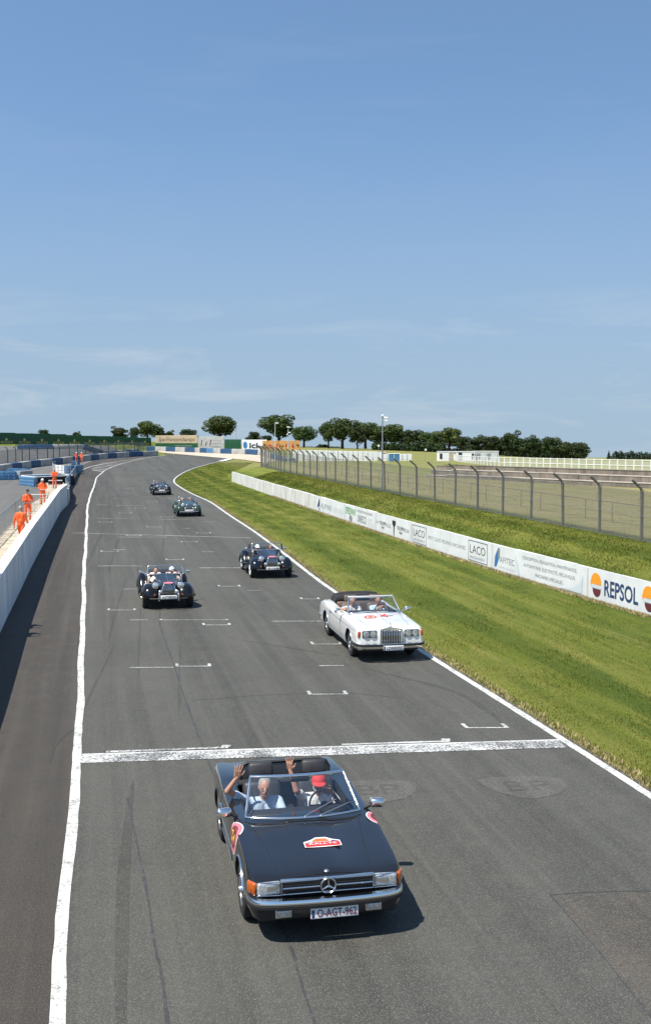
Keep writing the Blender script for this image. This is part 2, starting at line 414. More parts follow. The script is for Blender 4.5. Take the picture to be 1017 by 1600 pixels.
M['amber'] = principled('amber_lens', (.44, .085, .006), .15, coat=1.0)
M['redlens'] = principled('red_lens', (.45, .02, .02), .2, coat=1.0)
M['glass'] = glass('windscreen_glass', (.84, .87, .86), .10)
M['clearglass'] = glass('side_glass', (.90, .93, .93), .05)
M['plate'] = principled('number_plate', (.78, .78, .76), .45)
M['platefont'] = principled('plate_print', (.14, .025, .04), .5)
M['skin'] = principled('skin', (.50, .26, .17), .55, var=.10, vscale=14)
M['hair'] = principled('grey_hair', (.34, .32, .30), .8, var=.3, vscale=40)
M['darkhair'] = principled('dark_hair', (.045, .03, .02), .8, var=.3, vscale=40)
M['eye'] = principled('eye', (.02, .016, .014), .3)
M['lip'] = principled('lip', (.34, .11, .09), .5)
M['shirt'] = principled('pale_blue_shirt', (.46, .56, .68), .85, var=.16, vscale=9, bump=.3, bscale=14)
M['tshirt'] = principled('white_tshirt', (.72, .72, .72), .85, var=.06, vscale=9, bump=.3, bscale=14)
M['trousers'] = principled('dark_trousers', (.03, .035, .05), .9, var=.2, vscale=10)
M['redcap'] = principled('red_cap', (.60, .045, .04), .8, var=.1)
M['hivis'] = principled('orange_overall', (.86, .115, .018), .75, var=.22, vscale=6, bump=.5, bscale=7)
M['reflect'] = principled('reflective_tape', (.55, .55, .52), .4)
M['shoe'] = principled('shoe', (.03, .028, .026), .7)
def leaf_material(name, base, lo):
    a = NT(name)
    oi = a.n('ShaderNodeObjectInfo').outputs['Random']; n_ = a.noise(.55, 3); n2 = a.noise(3.5, 2)
    c = a.mix(a.rng(n_, .35, .65), lo, base); c = a.mix(a.math('MULTIPLY', a.rng(n2, .4, .7), .5), c, tuple(x*1.5 for x in base))
    c = a.mix(a.math('MULTIPLY', oi, .45), c, (.055, .050, .016)); a.col(c)
    a.set(Roughness=.75); a.set(**{'Specular IOR Level': .25}); return a.m
M['leaf'] = leaf_material('leaf_dark', (.036, .062, .016), (.018, .034, .010))
M['leaf2'] = leaf_material('leaf_mid', (.060, .100, .022), (.030, .055, .014))
M['leaf3'] = leaf_material('leaf_light', (.095, .130, .030), (.050, .080, .020))
M['needle'] = leaf_material('needle', (.018, .040, .022), (.010, .024, .014))
# ------------------------------------------------------------------ terrain
def g(Y):
    t = min(Y, 330)-20
    return 0.0 if t < 0 else .0145*t*t/(t+25)
WALL = [(20, 12.9), (33, 10.07), (36.85, 9.03), (42.6, 7.43), (49.6, 5.68), (59.6, 3.26), (75.5, -.45), (94.9, -5.01), (118.4, -10.4), (135, -12.3), (160, -12), (300, -12)]
def wallx(Y): return interp(WALL, Y)
FEN = [(40, 14.9), (46.5, 13.35), (95.3, .94), (107.5, -1.95), (118, -4.7), (135.5, -8.1), (150, -8.8), (170, -9), (300, -9)]
def fencex(Y): return interp(FEN, Y)
def T(X, Y):
    z = g(Y)
    if X > wallx(Y):
        z += 1.05*sstep(0.2, 5.2, X-wallx(Y))
    q_ = sstep(130, 200, Y); w = sstep(lerp(3, -6, q_), lerp(26, 3, q_), X-fencex(Y))*sstep(20, 60, Y)
    z = lerp(z, 1.35-.9*sstep(112, 150, Y)+.4*sstep(200, 260, Y), w)
    # ground behind the pit lane banks up to the advertising screen
    bl = sstep(-43.5, -47.5, X)*sstep(178, 205, Y); z += 1.65*bl
    far = 3.1-.036*X if X < 0 else 3.1-.02*X-.00032*min(X, 160)**2-1.1*sstep(55, 85, X)
    z = lerp(z, far, sstep(275, 400, Y))
    if Y > 430: z = lerp(z, 2.0-.0145*Y, sstep(430, 640, Y))
    return z
xs = sorted(set([round(v, 2) for v in np.arange(-66, 60, 1.5)] + [-3500, -2200, -1400, -900, -600, -420, -300, -220, -160, -120, -100, -85, -75, 65, 72, 80, 90, 100, 115, 130, 150, 180, 220, 300, 420, 600, 900, 1400, 2200, 3500]))
ys = [-400, -150, -60, -30, -15] + list(np.arange(-5, 140, 2.0)) + list(np.arange(140, 300, 4.0)) + list(np.arange(300, 460, 10.0)) + [470, 500, 540, 580, 640, 760, 1000, 1500, 2400, 4000, 7000, 12000]
mb = MB(); mb.grid([[(x*(1 if y < 500 else max(1, y/700)), y, T(x, y)) for x in xs] for y in ys])
ground = tag(mb.build('ground', M['grass'], ang=180), kind='structure')

LLINE = [(-60, 12.4), (0, -.36), (9.84, -2.53), (18.27, -4.30), (24.7, -5.67), (33.6, -7.63), (46.7, -10.5), (61.4, -13.67), (81.7, -18.06), (98, -21.3), (112, -24.0), (125, -26.6), (138, -28.7), (150, -30.5), (162, -31.8), (175, -32.9), (190, -33.7), (213, -33.95), (226, -33.0)]
RLINE = [(-60, 21.0), (0, 8.4), (16.27, 5.02), (19.38, 4.36), (23, 3.56), (28.05, 2.42), (34, 1.22), (40.8, -.21), (51.2, -2.15), (61.4, -4.15), (72.2, -6.45), (85.2, -9.15), (95, -11.7), (106, -14.3), (116, -16.3), (126, -17.5), (141.6, -18.5), (159.4, -18.85), (186, -18.1), (200, -17.3)]
def curve_tab(t): return [(p.x, p.y) for p in smooth_tab([(a, b, 0) for a, b in t], 5)]
LL, RL = curve_tab(LLINE), curve_tab(RLINE)
def lx(Y): return interp(LL, Y)
def rx(Y): return interp(RL, Y)
PW = [(-60, 9.8), (20, -6.95), (30.1, -9.21), (37.4, -10.75), (45.6, -12.5), (59.6, -15.35), (75.5, -18.6), (81.7, -19.6), (99.6, -24.0), (112, -26.5), (124, -29.2), (141.6, -32.6), (152, -35.0), (186, -40.2), (206, -39), (219, -35.5)]
def pwx(Y): return interp(PW, Y)

def strip(fa, fb, y0, y1, dz, n=8, step=2.0):
    rows = []; y = y0
    while True:
        a, b = fa(y), fb(y); rows.append([(a+(b-a)*i/n, y, g(y)+dz) for i in range(n+1)])
        if y >= y1: break
        y = min(y1, y+step)
    return MB().grid(rows)
track = tag(strip(lambda y: lx(y)-.05, lambda y: rx(y)+.17, -60, 196, .040).build('race_track', M['track'], ang=180), kind='structure')
# the far end where the straight swings right, up to the gravel
rows = []
for i in range(13):
    y = 196+i*3.6
    a = lx(y) if y < 226 else -33.0-(y-226)*.22
    b = lerp(-17.4, -36.2, max(0, (y-203)/36)) if y > 203 else -17.4+.0*(y-196)
    b = max(b, a+.05)
    rows.append([(lerp(a-.05, b, k/6), y, g(y)+.040) for k in range(7)])
MB().grid(rows).build('track_bend', M['track'], track, 180)
strip(lambda y: pwx(y)-.3, lambda y: lx(y)+.06, -60, 222, .033).build('apron', M['apron'], track, 180)
mb = MB(); rows = []
for y in list(np.arange(-60, 226, 4.0)):
    x1 = pwx(y)+.1; x0 = -47.5 if y > 60 else -60
    rows.append([(lerp(x0, x1, k/10), y, g(y)+.026) for k in range(11)])
pit_lane = tag(MB().grid(rows).build('pit_lane', M['pit'], ang=180), kind='structure')
rows = []
for y in list(np.arange(100, 238, 2.0)):
    rows.append([(x_, y, T(x_, y)+.07) for x_ in (-130, -100, -82, -72, -66, -61, -57, -53, -50.5, -49, -48, -47.2, -46.4, -45.6, -44.9, -44.2)])
tag(MB().grid(rows).build('service_road', M['pit'], ang=180), kind='structure')
# gravel trap before the far barrier
gp = []
for i in range(17):
    t = i/16
    near = Vector((-36.9, 244.5, 0)).lerp(Vector((-19.0, 203.0, 0)), min(1, t/.62)) if t < .62 else Vector((-19.0, 203.0, 0)).lerp(Vector((-6.5, 176.0, 0)), (t-.62)/.38)
    farp = Vector((-43, 266, 0)).lerp(Vector((-7, 219, 0)), t)
    gp.append([(lerp(near.x, farp.x, k/5), lerp(near.y, farp.y, k/5), T(lerp(near.x, farp.x, k/5), lerp(near.y, farp.y, k/5))+.065) for k in range(6)])
tag(MB().grid(gp, True).build('gravel_trap', M['gravel'], ang=180), kind='structure')

def ribbon(path, w, dz, wob=0.0, seed=1, ends=0):
    """Flat painted strip following path [(x, y)], width w, on the road surface."""
    rnd = random.Random(seed); P = [Vector((p[0], p[1], 0)) for p in path]; ra, rb = [], []
    for i, p in enumerate(P):
        d = (P[min(i+1, len(P)-1)]-P[max(i-1, 0)]).normalized(); nn = Vector((-d.y, d.x, 0))
        ww = w(i/(len(P)-1)) if callable(w) else w
        a = p+nn*(ww/2+rnd.uniform(-wob, wob)); b = p-nn*(ww/2+rnd.uniform(-wob, wob))
        ra.append((a.x, a.y, g(a.y)+dz)); rb.append((b.x, b.y, g(b.y)+dz))
    return MB().grid([ra, rb], True)
def samples(fn, a, b, st): return [(fn(a+(b-a)*i/max(1, round((b-a)/st))), a+(b-a)*i/max(1, round((b-a)/st))) for i in range(max(1, round((b-a)/st))+1)]
tag(ribbon(samples(lambda y: lx(y)+.014*math.sin(y*.9)+.014*math.sin(y*.37+1), 2, 226, .5), .145, .044, .009, 3).build('edge_line', M['line'], track, None), 'wobbly white line dividing the track from the pit side')
tag(ribbon(samples(rx, 2, 198, .5), .155, .044, .006, 4).build('edge_line', M['line'], track, None), 'white line along the grass verge')
# start line and its two paler companion bars
ribbon([(-4.22, 18.22), (-2, 18.46), (0, 18.68), (2, 18.90), (4.28, 19.15)], .50, .048, .004, 5).build('start_line', M['start'], track, None)
ribbon([(-4.24, 18.45), (0, 18.91), (4.30, 19.38)], .075, .052, .002, 6).build('start_line_edge', M['line'], track, None)
ribbon([(-3.86, 18.63), (-1.74, 18.90)], .10, .048, .004, 7).build('timing_marking', M['start'], track, None)
ribbon([(.29, 19.09), (2.26, 19.31)], .085, .048, .004, 8).build('timing_marking', M['mark'], track, None)
MB().box((-1.78, 18.98, .051), (.16, .12, .004)).build('timing_marking', M['mark'], track, None)
MB().box((2.20, 19.39, .051), (.16, .12, .004)).build('timing_marking', M['mark'], track, None)
ribbon([(-14.1, 59.95), (-9, 58.6), (-3.95, 57.2)], .10, .048, .004, 9).build('cross_line', M['mark'], track, None)
MARKS = [(-6.97, -6.07, 34.13, 'b'), (-5.91, -5.38, 32.31, 'l'), (-5.02, -2.92, 32.31, 't'), (-3.62, -2.79, 31.45, 'b'), (-4.72, -3.66, 25.64, 'l'), (-3.63, -2.77, 25.78, 'b'), (-7.11, -6.28, 47.64, 'b'), (-9.66, -7.76, 45.4, 'l'), (-7.39, -6.83, 38.72, 'l'), (-5.27, -3.55, 44.77, 'l'), (-3.96, -3.13, 39.44, 'b'), (-2.8, -2.29, 38.41, 'l'), (-0.84, -0.19, 36.42, 'b'), (-1.61, -0.11, 32.09, 'l'), (-0.37, 0.47, 28.56, 'b'), (-0.15, 0.44, 25.85, 'l'), (-0.37, 0.49, 22.94, 'b'), (2.66, 3.5, 20.22, 'b'), (-11.17, -8.52, 57.61, 'l'), (-10.87, -10.03, 58.45, 'b'), (-10.68, -9.81, 50.88, 'b'), (-10.21, -9.62, 51.6, 'l'), (-14.87, -12.83, 69.68, 'l'), (-14.12, -13.27, 66.85, 'b'), (-14.24, -13.35, 74.0, 'b'), (-10.6, -9.75, 63.53, 'b'), (-10.9, -10.03, 70.68, 'b'), (-10.62, -8.77, 68.86, 'l'), (-17.44, -16.51, 82.07, 'l'), (-15.81, -13.75, 81.06, 'l'), (-17.54, -16.69, 89.02, 'l'), (-13.95, -13.13, 78.51, 'b'), (-14.15, -13.34, 85.22, 'b'), (-13.56, -12.66, 89.02, 'l'), (-15.74, -14.27, 91.88, 'l'), (-7.44, -6.58, 55.2, 'b'), (-7.21, -6.39, 59.9, 'b'), (-5.84, -5.26, 50.7, 'l'), (-7.7, -6.94, 67.03, 'l'), (-8.24, -7.91, 62.61, 'l'),
         (-18.3, -17.2, 97, 'l'), (-19.6, -18.5, 104, 'l'), (-16.6, -15.2, 99, 'l'), (-20.9, -19.6, 111, 'l'), (-17.6, -16.4, 107, 'l')]
for i, (x0, x1, y, k) in enumerate(MARKS):
    w = .055 if y < 40 else .085
    m = ribbon([(x0, y-.0), ((x0+x1)/2, y+.01), (x1, y+.02)], w, .048, .003, 20+i)
    if k in 'bt':
        for x in ((x0+.035, x1-.035) if k == 'b' else (x0+.05, x1-.05)):
            s = ribbon([(x, y+w/2-.01), (x-.05, y+(.30 if k == 'b' else .14))], .075, .050); m.add(s.v, s.f)
    m.build('grid_marking', M['mark'], track, None)
# tar seams, cracks, skid marks and the reddish repair patch
def dense(p, n=8): return [(q.x, q.y) for q in smooth_tab([(a, b, 0) for a, b in p], n)]
for p, w in [([(-12.0, 81.7), (-8.27, 54.6), (-5.32, 34.3), (-4.64, 30.3), (-3.9, 26.9), (-2.8, 21.7), (-1.98, 18.0), (-1.19, 14.6), (-.46, 11.7), (-.11, 9.8), (1.4, 2)], .036),
             ([(-3.04, 16.2), (-2.26, 13.1), (-1.84, 11.3), (-1.49, 9.8), (.1, 2)], .028), ([(2.71, 12.62), (2.93, 11.2), (3.10, 9.84), (4.0, 3)], .016), ([(2.70, 12.64), (3.27, 12.73), (4.6, 12.78)], .014)]:
    ribbon(dense(p), w, .0445, w*.3, 11).build('tar_seam', M['tar'], track, None)
for p, w in [([(-5.63, 28.5), (-5.19, 24.0), (-4.88, 21.2)], .06), ([(-2.82, 22.4), (-1.22, 22.9), (.44, 23.05), (1.6, 22.6)], .05), ([(.9, 25.6), (2.7, 23.4), (3.28, 21.6), (3.45, 20.3)], .16), ([(-7.8, 42), (-6.6, 33.5), (-5.9, 29)], .10), ([(-11.8, 62), (-10.2, 52), (-8.9, 44)], .16),
             ([(-13.2, 64), (-11.7, 55), (-10.1, 45)], .16), ([(-4.2, 31), (-3.3, 24), (-2.9, 21)], .05), ([(-3.1, 17), (-2.5, 13), (-1.6, 8)], .16), ([(-2.7, 29.5), (.2, 27.2), (2.2, 26.0)], .09), ([(-6.2, 36), (-4.9, 28), (-4.3, 24.5)], .05)]:
    ribbon(dense(p), lambda t, w=w: w*(.25+.75*math.sin(math.pi*min(1, max(0, t)))), .0432, .006, 12).build('skid_mark', M['skid'], track, None)
for k, (ax, ay) in enumerate([(-4.75, 20.6)]):
    ribbon(dense([(ax, ay), (ax-.12, ay-1.4), (ax+.05, ay-2.6)]), .03, .0375, .004, 40+k).build('skid_mark', M['skid'], track, None)
MB().grid([[(2.72, 12.60, .0425), (4.75, 12.76, .0425)], [(2.95, 11.0, .0425), (4.9, 11, .0425)], [(3.12, 9.8, .0425), (5.0, 9.8, .0425)], [(4.4, 3, .0425), (6.2, 3, .0425)]], True).build('repair_patch', M['patch'], track, None)
# faded oil-company shields painted on the tarmac
def shield(cx, cy, w, d, letters):
    tilt = R(6)
    def at(u, v, dz): return (cx+u*math.cos(tilt)-v*math.sin(tilt), cy+u*math.sin(tilt)+v*math.cos(tilt), .044+dz)
    out_ = [(-.50, .36), (-.30, .44), (0, .47), (.30, .44), (.50, .30), (.46, -.05), (.30, -.34), (0, -.50), (-.18, -.42), (-.36, -.16)]
    m = MB(); m.poly([at(u*w, v*d, 0) for u, v in out_][::-1]); sh = m.build('painted_shield', M['faded'], track, None)
    if letters:
        lettering(letters, lambda u, v: at(u, v, .003), w*.50, d*.42, -w*.21, -d*.16).build('lettering', M['track'], sh, None)
shield(3.16, 16.72, 1.45, 1.15, 'BP'); shield(.78, 16.52, 1.40, 1.15, 'BP')
# pit exit hatching and pit lane line
for i in range(7):
    y = 143.5+i*5.2; xl = lx(y); xr = pwx(y+2)+1.0
    ribbon([(xl-.2, y), (lerp(xl, xr, .9), y+5.0)], .35, .046).build('hatch_marking', M['mark'], track, None)
ribbon(dense([(-33.4, 147.5), (-34.6, 157), (-35.4, 168), (-35.3, 186), (-34.4, 205)]), .22, .046).build('hatch_border', M['mark'], track, None)
ribbon(dense([(-40.6, 138), (-41.2, 154), (-40.6, 165), (-40.0, 184)]), .22, .046).build('pit_lane_line', M['mark'], pit_lane, None)
# striped kerb at the turn-in
for i in range(7):
    y = 184+i*2.3; MB().rbox((-17.7+.04*i, y, g(y)+.09), (1.1, 2.2, .10), .03, (0, 0, R(-3))).build('kerb_block', M['whitepost'] if i % 3 else M['beltwhite'], track)

# ------------------------------------------------------------------ grass blades on the verge and bank
def blades(name, n, pick, hmin, hmax, wmin, wmax, seed):
    rs = np.random.RandomState(seed); X, Y, H0 = pick(rs, n); n = len(X)
    Z = np.array([T(x, y) for x, y in zip(X, Y)])
    a = rs.uniform(0, 2*np.pi, n); h = rs.uniform(hmin, hmax, n)*H0; w = rs.uniform(wmin, wmax, n)*(1+np.maximum(0, Y-40)/60)
    la = rs.uniform(0, 2*np.pi, n); ln = rs.uniform(.1, .8, n)*h
    co = np.zeros((n, 3, 3), np.float32)
    co[:, 0] = np.stack([X-np.cos(a)*w, Y-np.sin(a)*w, Z-.01], 1); co[:, 1] = np.stack([X+np.cos(a)*w, Y+np.sin(a)*w, Z-.01], 1)
    co[:, 2] = np.stack([X+np.cos(la)*ln, Y+np.sin(la)*ln, Z+h], 1)
    me = bpy.data.meshes.new(name); me.vertices.add(3*n); me.vertices.foreach_set('co', co.ravel())
    me.loops.add(3*n); me.loops.foreach_set('vertex_index', np.arange(3*n, dtype=np.int32)); me.polygons.add(n)
    me.polygons.foreach_set('loop_start', np.arange(0, 3*n, 3, dtype=np.int32)); me.update(calc_edges=True); me.materials.append(M['grass'])
    return link_mesh(name, me)
rxs = np.array([rx(y) for y in np.arange(0, 200, .5)]); wxs = np.array([wallx(y) for y in np.arange(0, 200, .5)]); fxs = np.array([fencex(y) for y in np.arange(0, 200, .5)])
def fy(tab, Y): return np.interp(Y, np.arange(0, 200, .5), tab)
def clump(X, Y): return .75+.35*np.sin(X*1.7+Y*.6)*np.sin(Y*1.3-X*.4)
def pick_verge(rs, n):
    Y = 14+166*rs.rand(n)**2.7; l = fy(rxs, Y)+.12; r = np.minimum(fy(wxs, Y)-.02, l+16); X = l+(r-l)*rs.rand(n); X = X-.22*rs.rand(n)*(rs.rand(n) < .05)
    return X, Y, clump(X, Y)
tag(blades('verge_grass', 260000, pick_verge, .02, .055, .008, .017, 1), 'short mown green grass between the track and the advertising wall', 'grass', kind='stuff')
def pick_bank(rs, n):
    Y = 33+85*rs.rand(n)**1.4; l = fy(wxs, Y)+.18; r = fy(fxs, Y)+.4; X = l+(r-l)*rs.rand(n)
    return X, Y, clump(X, Y)*1.25
tag(blades('bank_grass', 110000, pick_bank, .03, .085, .010, .022, 2), 'longer green grass on the bank below the catch fence', 'grass', kind='stuff')
M['drygrass'] = principled('dry_grass', (.36, .29, .13), .9, var=.35, vscale=1.2)
def pick_edge(rs, n):
    Y = 12+75*rs.rand(n)**1.5; X = fy(rxs, Y)+.10+.38*rs.rand(n)**2; return X, Y, np.ones(n)*(.6+.6*rs.rand(n))
o = blades('verge_edge_grass', 16000, pick_edge, .03, .09, .012, .026, 3); o.data.materials[0] = M['drygrass']
tag(o, 'dry straw coloured grass fringing the asphalt edge', 'grass', kind='stuff')
def pick_foot(rs, n):
    Y = 33+60*rs.rand(n)**1.5; X = fy(wxs, Y)-.28+.30*rs.rand(n); return X, Y, np.ones(n)
o = blades('wall_foot_grass', 9000, pick_foot, .03, .14, .012, .03, 4); o.data.materials[0] = M['drygrass']
tag(o, 'dry grass tufts along the foot of the advertising wall', 'grass', kind='stuff')
def pick_field(rs, n):
    Y = 42+70*rs.rand(n)**1.3; l = fy(fxs, Y)+.3; X = l+22*rs.rand(n)**1.5; return X, Y, clump(X, Y)
o = blades('field_grass', 45000, pick_field, .015, .05, .010, .022, 5); tag(o, 'dry rough pasture grass beyond the catch fence', 'grass', kind='stuff')

# ------------------------------------------------------------------ advertising wall on the right
ad_wall = empty('concrete_wall', (wallx(60), 60, T(wallx(60), 60)), 0, 'long low concrete barrier wall along the right verge carrying banners', 'wall')
AW_H = 1.08
def wall_pts(y): return Vector((wallx(y), y, g(y)))
def wdir(y): return (wall_pts(y+.5)-wall_pts(y-.5)).normalized()
ORG = ad_wall.location.copy()
y = 26.0; i = 0
while y < 117.5:
    y2 = y+2.35; a, b = wall_pts(y), wall_pts(y2-.03); d = (b-a).normalized(); nn = Vector((d.y, -d.x, 0)).normalized()*.16
    rnd = random.Random(i); hh = AW_H+rnd.uniform(-.02, .02)
    m = MB(); q = [a-ORG-Vector((0, 0, .2)), b-ORG-Vector((0, 0, .2)), b-ORG+Vector((0, 0, hh)), a-ORG+Vector((0, 0, hh))]
    m.add([p for p in q]+[p+nn for p in q], [(0, 3, 2, 1), (4, 5, 6, 7), (0, 1, 5, 4), (1, 2, 6, 5), (2, 3, 7, 6), (3, 0, 4, 7)])
    m.build('panel', M['concrete'], ad_wall, None); y = y2; i += 1
# arc-length map along the wall so that banners and lettering follow it
AY = np.arange(24, 119, .1); AX = np.array([wallx(v) for v in AY]); S_ = np.concatenate([[0], np.cumsum(np.hypot(np.diff(AX), np.diff(AY)))])
def s_of(Y): return float(np.interp(Y, AY, S_))
def wall_at(s, v, off):
    y = float(np.interp(s, S_, AY)); d = wdir(y); n_ = Vector((-d.y, d.x, 0)).normalized()
    p = wall_pts(y)+n_*off; return (p.x, p.y, p.z+v)
BAN = [(26.5, 36.75, 'repsol'), (36.85, 44.55, 'services'), (44.6, 54.9, 'laco'), (55.0, 61.2, 'moto'), (61.3, 68.2, 'electro'), (68.3, 76.3, 'alpine')]
def wall_fn(s0, org, off):
    def f(u, v):      # u runs left-to-right as seen from the track, i.e. towards the camera
        p = wall_at(s0-u, v, off); return (p[0]-org[0], p[1]-org[1], p[2]-org[2])
    return f
BL = {'repsol': 'white banner with navy lettering and orange sun emblems at right edge', 'services': 'white banner with blue leaf emblem and three lines of grey service text',
      'laco': 'white banner with two boxed outlined names and small grey slogan', 'moto': 'white banner with black crest between two small motorcycle dealer names',
      'electro': 'white banner with green speed lettering and bold grey block letters', 'alpine': 'white banner with blue stylised A and thin capitals, farthest of the row'}
for y0, y1, k in BAN:
    o = empty('banner', wall_pts((y0+y1)/2), 0, BL[k], 'banner', 'advertising banners along the right wall')
    org = tuple(o.location); s1 = s_of(y1); Lb = s1-s_of(y0); f0 = wall_fn(s1, org, .012); n = int(Lb/.5); zb = .07; zt = AW_H+.015
    rnd = random.Random(k)
    sag = [rnd.uniform(-.012, .012) for _ in range(n+1)]
    MB().grid([[f0(Lb*i/n, zb-.02*abs(math.sin(i*.9))*(1 if k == 'repsol' else .4)) for i in range(n+1)], [wall_fn(s1, org, .016)(Lb*i/n, .5) for i in range(n+1)], [f0(Lb*i/n, zt+sag[i]) for i in range(n+1)]]).build('sheet', M['banner'], o, 180)
    f = wall_fn(s1, org, .021)
    lay = [0]
    m = MB()
    for i in range(1, max(2, int(Lb/2.5))): u = Lb*i/max(2, int(Lb/2.5)); m.add([f0(u, .1), f0(u+.012, .1), f0(u+.012, zt), f0(u, zt)], [(0, 1, 2, 3)])
    def words(s, w, h, u, v, mat, **kw): lettering(s, f, w, h, u, v, **kw).build('lettering', mat, o, None)
    def rect(u0, v0, u1, v1, t, mat):
        m = MB()
        for a, b, c, d in ((u0, v0, u1, v0+t), (u0, v1-t, u1, v1), (u0, v0+t, u0+t*1.6, v1-t), (u1-t*1.6, v0+t, u1, v1-t)):
            m.add([f(a, b), f(c, b), f(c, d), f(a, d)], [(0, 1, 2, 3)])
        m.build('box_outline', mat, o, None)
    def blob(pts, mat, name='emblem'):
        lay[0] += 1; fb = wall_fn(s1, org, .021+.0012*(lay[0] % 5)); MB().poly([fb(u, v) for u, v in pts]).build(name, mat, o, None)
    def oval(cu, cv, ru, rv, a0=0, a1=360, n=20): return [(cu+ru*math.cos(R(a0+(a1-a0)*i/n)), cv+rv*math.sin(R(a0+(a1-a0)*i/n))) for i in range(n+1)]
    if k == 'repsol':
        s905 = 0
        for ub in (.10, 3.35, 6.6):
            blob(oval(ub+.40, .66, .34, .30, -18, 198), M['orange']); blob(oval(ub+.16, .60, .14, .12), M['orange'])
            blob([(ub+.10, .44), (ub+.78, .44), (ub+.74, .56), (ub+.12, .56)], M['palegrey']); blob(oval(ub+.45, .42, .27, .26, 180, 360), M['maroon'])
        for ub in (1.05, 4.3):
            words('REPSOL', 2.10, .52, ub, .28, M['navy'], off=.022)
    elif k == 'services':
        blob([(.25, .18), (.32, .62), (.62, .98), (.78, .98), (.72, .55), (.45, .2)], M['bluelogo']); blob([(.60, .96), (.80, .99), (.80, .60), (.64, .45)], M['greyprint'])
        words('AFITEC', 1.45, .24, .80, .42, M['greyprint']); words('INGENIERIE INDUSTRIELLE', 1.6, .055, .72, .20, M['palegrey'])
        blob([(2.55, .10), (2.75, .10), (2.55, .55), (2.25, .95), (2.35, .6)], M['palegrey']); blob([(6.0, .10), (7.6, .10), (7.7, .75), (7.4, .4), (6.9, .2)], M['palegrey'])
        words('CONCEPTION, RÉALISATION, MAINTENANCE,', 4.3, .125, 2.95, .80, M['greyprint']); words('AUTOMATISME, ÉLECTRICITÉ, MÉCANIQUE,', 4.1, .125, 3.05, .52, M['greyprint']); words('MACHINES SPÉCIALES.', 2.2, .125, 4.05, .24, M['greyprint'])
    elif k == 'laco':
        for ub in (.20, 8.0):
            w_ = 2.15
            rect(ub, .12, ub+w_, 1.0, .022, M['black']); words('LACO', w_*.8, .36, ub+w_*.09, .46, M['black'], off=-.008); words('MACHINERY', w_*.78, .12, ub+w_*.1, .22, M['greyprint'], space=1.3)
        words('FIRST CLASS MOVING MACHINES', 5.0, .17, 2.65, .50, M['greyprint'], off=-.006)
    elif k == 'moto':
        words('SINCE', .5, .12, .1, .52, M['greyprint']); words('TRIUMPH', 1.35, .22, .75, .48, M['black']); words('LILLE', .75, .22, 2.2, .46, M['greyprint'])
        blob([(3.22, .92), (3.82, .92), (3.82, .72), (3.62, .60), (3.58, .14), (3.52, .08), (3.46, .14), (3.42, .60), (3.22, .72)], M['black'])
        words('TRIUMPH', 1.35, .22, 4.05, .48, M['black']); words('DOUAI', .65, .2, 5.45, .48, M['greyprint'])
        blob(oval(1.4, .42, .3, .12, 180, 360), M['greyprint']); blob(oval(4.7, .42, .3, .12, 180, 360), M['greyprint'])
    elif k == 'electro':
        words('SPEEDWAY', 2.5, .42, .2, .52, M['greenprint'], off=.01); blob(oval(1.45, .30, .38, .20), M['greyprint'])
        words('PRODUCTION MACHINES', 3.3, .14, 3.1, .82, M['greyprint']); words('UNECO', 2.0, .42, 3.1, .24, M['greyprint'], off=.025); words('UC', .9, .40, 5.5, .24, M['palegrey'], off=.03)
    else:
        blob([(.3, .35), (.95, .95), (1.12, .95), (1.12, .12), (.92, .12), (.92, .42), (.62, .42), (.5, .30)], M['navy'])
        words('ALPINE', 3.1, .34, 1.5, .36, M['navy'], space=1.25, off=-.006); words('STORE DOUAI', 2.9, .34, 4.9, .34, M['palegrey'], space=1.1)

# ------------------------------------------------------------------ catch fence on the bank
fence = empty('catch_fence', (fencex(70), 70, T(fencex(70), 70)), 0, 'tall chain link catch fence with cranked grey posts on the right bank', 'fence')
FO = fence.location.copy()
pm = MB(); pm.rbox((0, 0, 1.0), (.115, .115, 2.4), .012, seg=1); dd = Vector((-.45, -.05, .36)); pm.tube([(0, 0, 2.14), (-.06, 0, 2.28), (-.48, -.03, 2.64)], .062, 5)
post_me = pm.mesh('post', M['post'], 35)
fys = []; y = 42.3
while y < 150:
    fys.append(y); y += 3.55 if y < 100 else (2.9 if y < 116 else 1.9)
for y in fys:
    o = link_mesh('post', post_me, fence); o.location = Vector((fencex(y), y, T(fencex(y), y)))-FO; o.rotation_euler = (R(random.uniform(-1, 1)), R(random.uniform(-1.5, 1.5)), R(12+random.uniform(-4, 4)))
def chain_link(name, dens=.24):
    a = NT(name)
    u = a.dot((.25, -.97, 0)); z = a.dot((0, 0, 1))
    def lines(v): return a.math('LESS_THAN', a.math('FRACT', a.math('MULTIPLY', v, 11.0)), .26)
    f = a.math('MAXIMUM', lines(a.math('ADD', u, z)), lines(a.math('SUBTRACT', u, z)))
    a.set(Roughness=.6, Metallic=.3); a.col((.19, .19, .18)); a.put(a.b.inputs['Alpha'], f); return a.m
M['mesh'] = chain_link('chain_link_wire')
rows = [[], []]
for y in np.arange(42.3, 149, 1.05):
    x = fencex(y); z = T(x, y); rows[0].append(Vector((x, y, z+.02))-FO); rows[1].append(Vector((x, y, z+2.15))-FO)
MB().grid(rows).build('wire_netting', M['mesh'], fence, None)
for h in (.05, 1.1, 2.15):
    MB().tube([Vector((fencex(y)-.05, y, T(fencex(y), y)+h))-FO for y in fys], .008, 4).build('tension_wire', M['galv'], fence)
for dx, h in ((-.2, 2.36), (-.44, 2.6)):
    MB().tube([Vector((fencex(y)+dx, y, T(fencex(y), y)+h))-FO for y in fys], .006, 4).build('barbed_strand', M['galv'], fence)
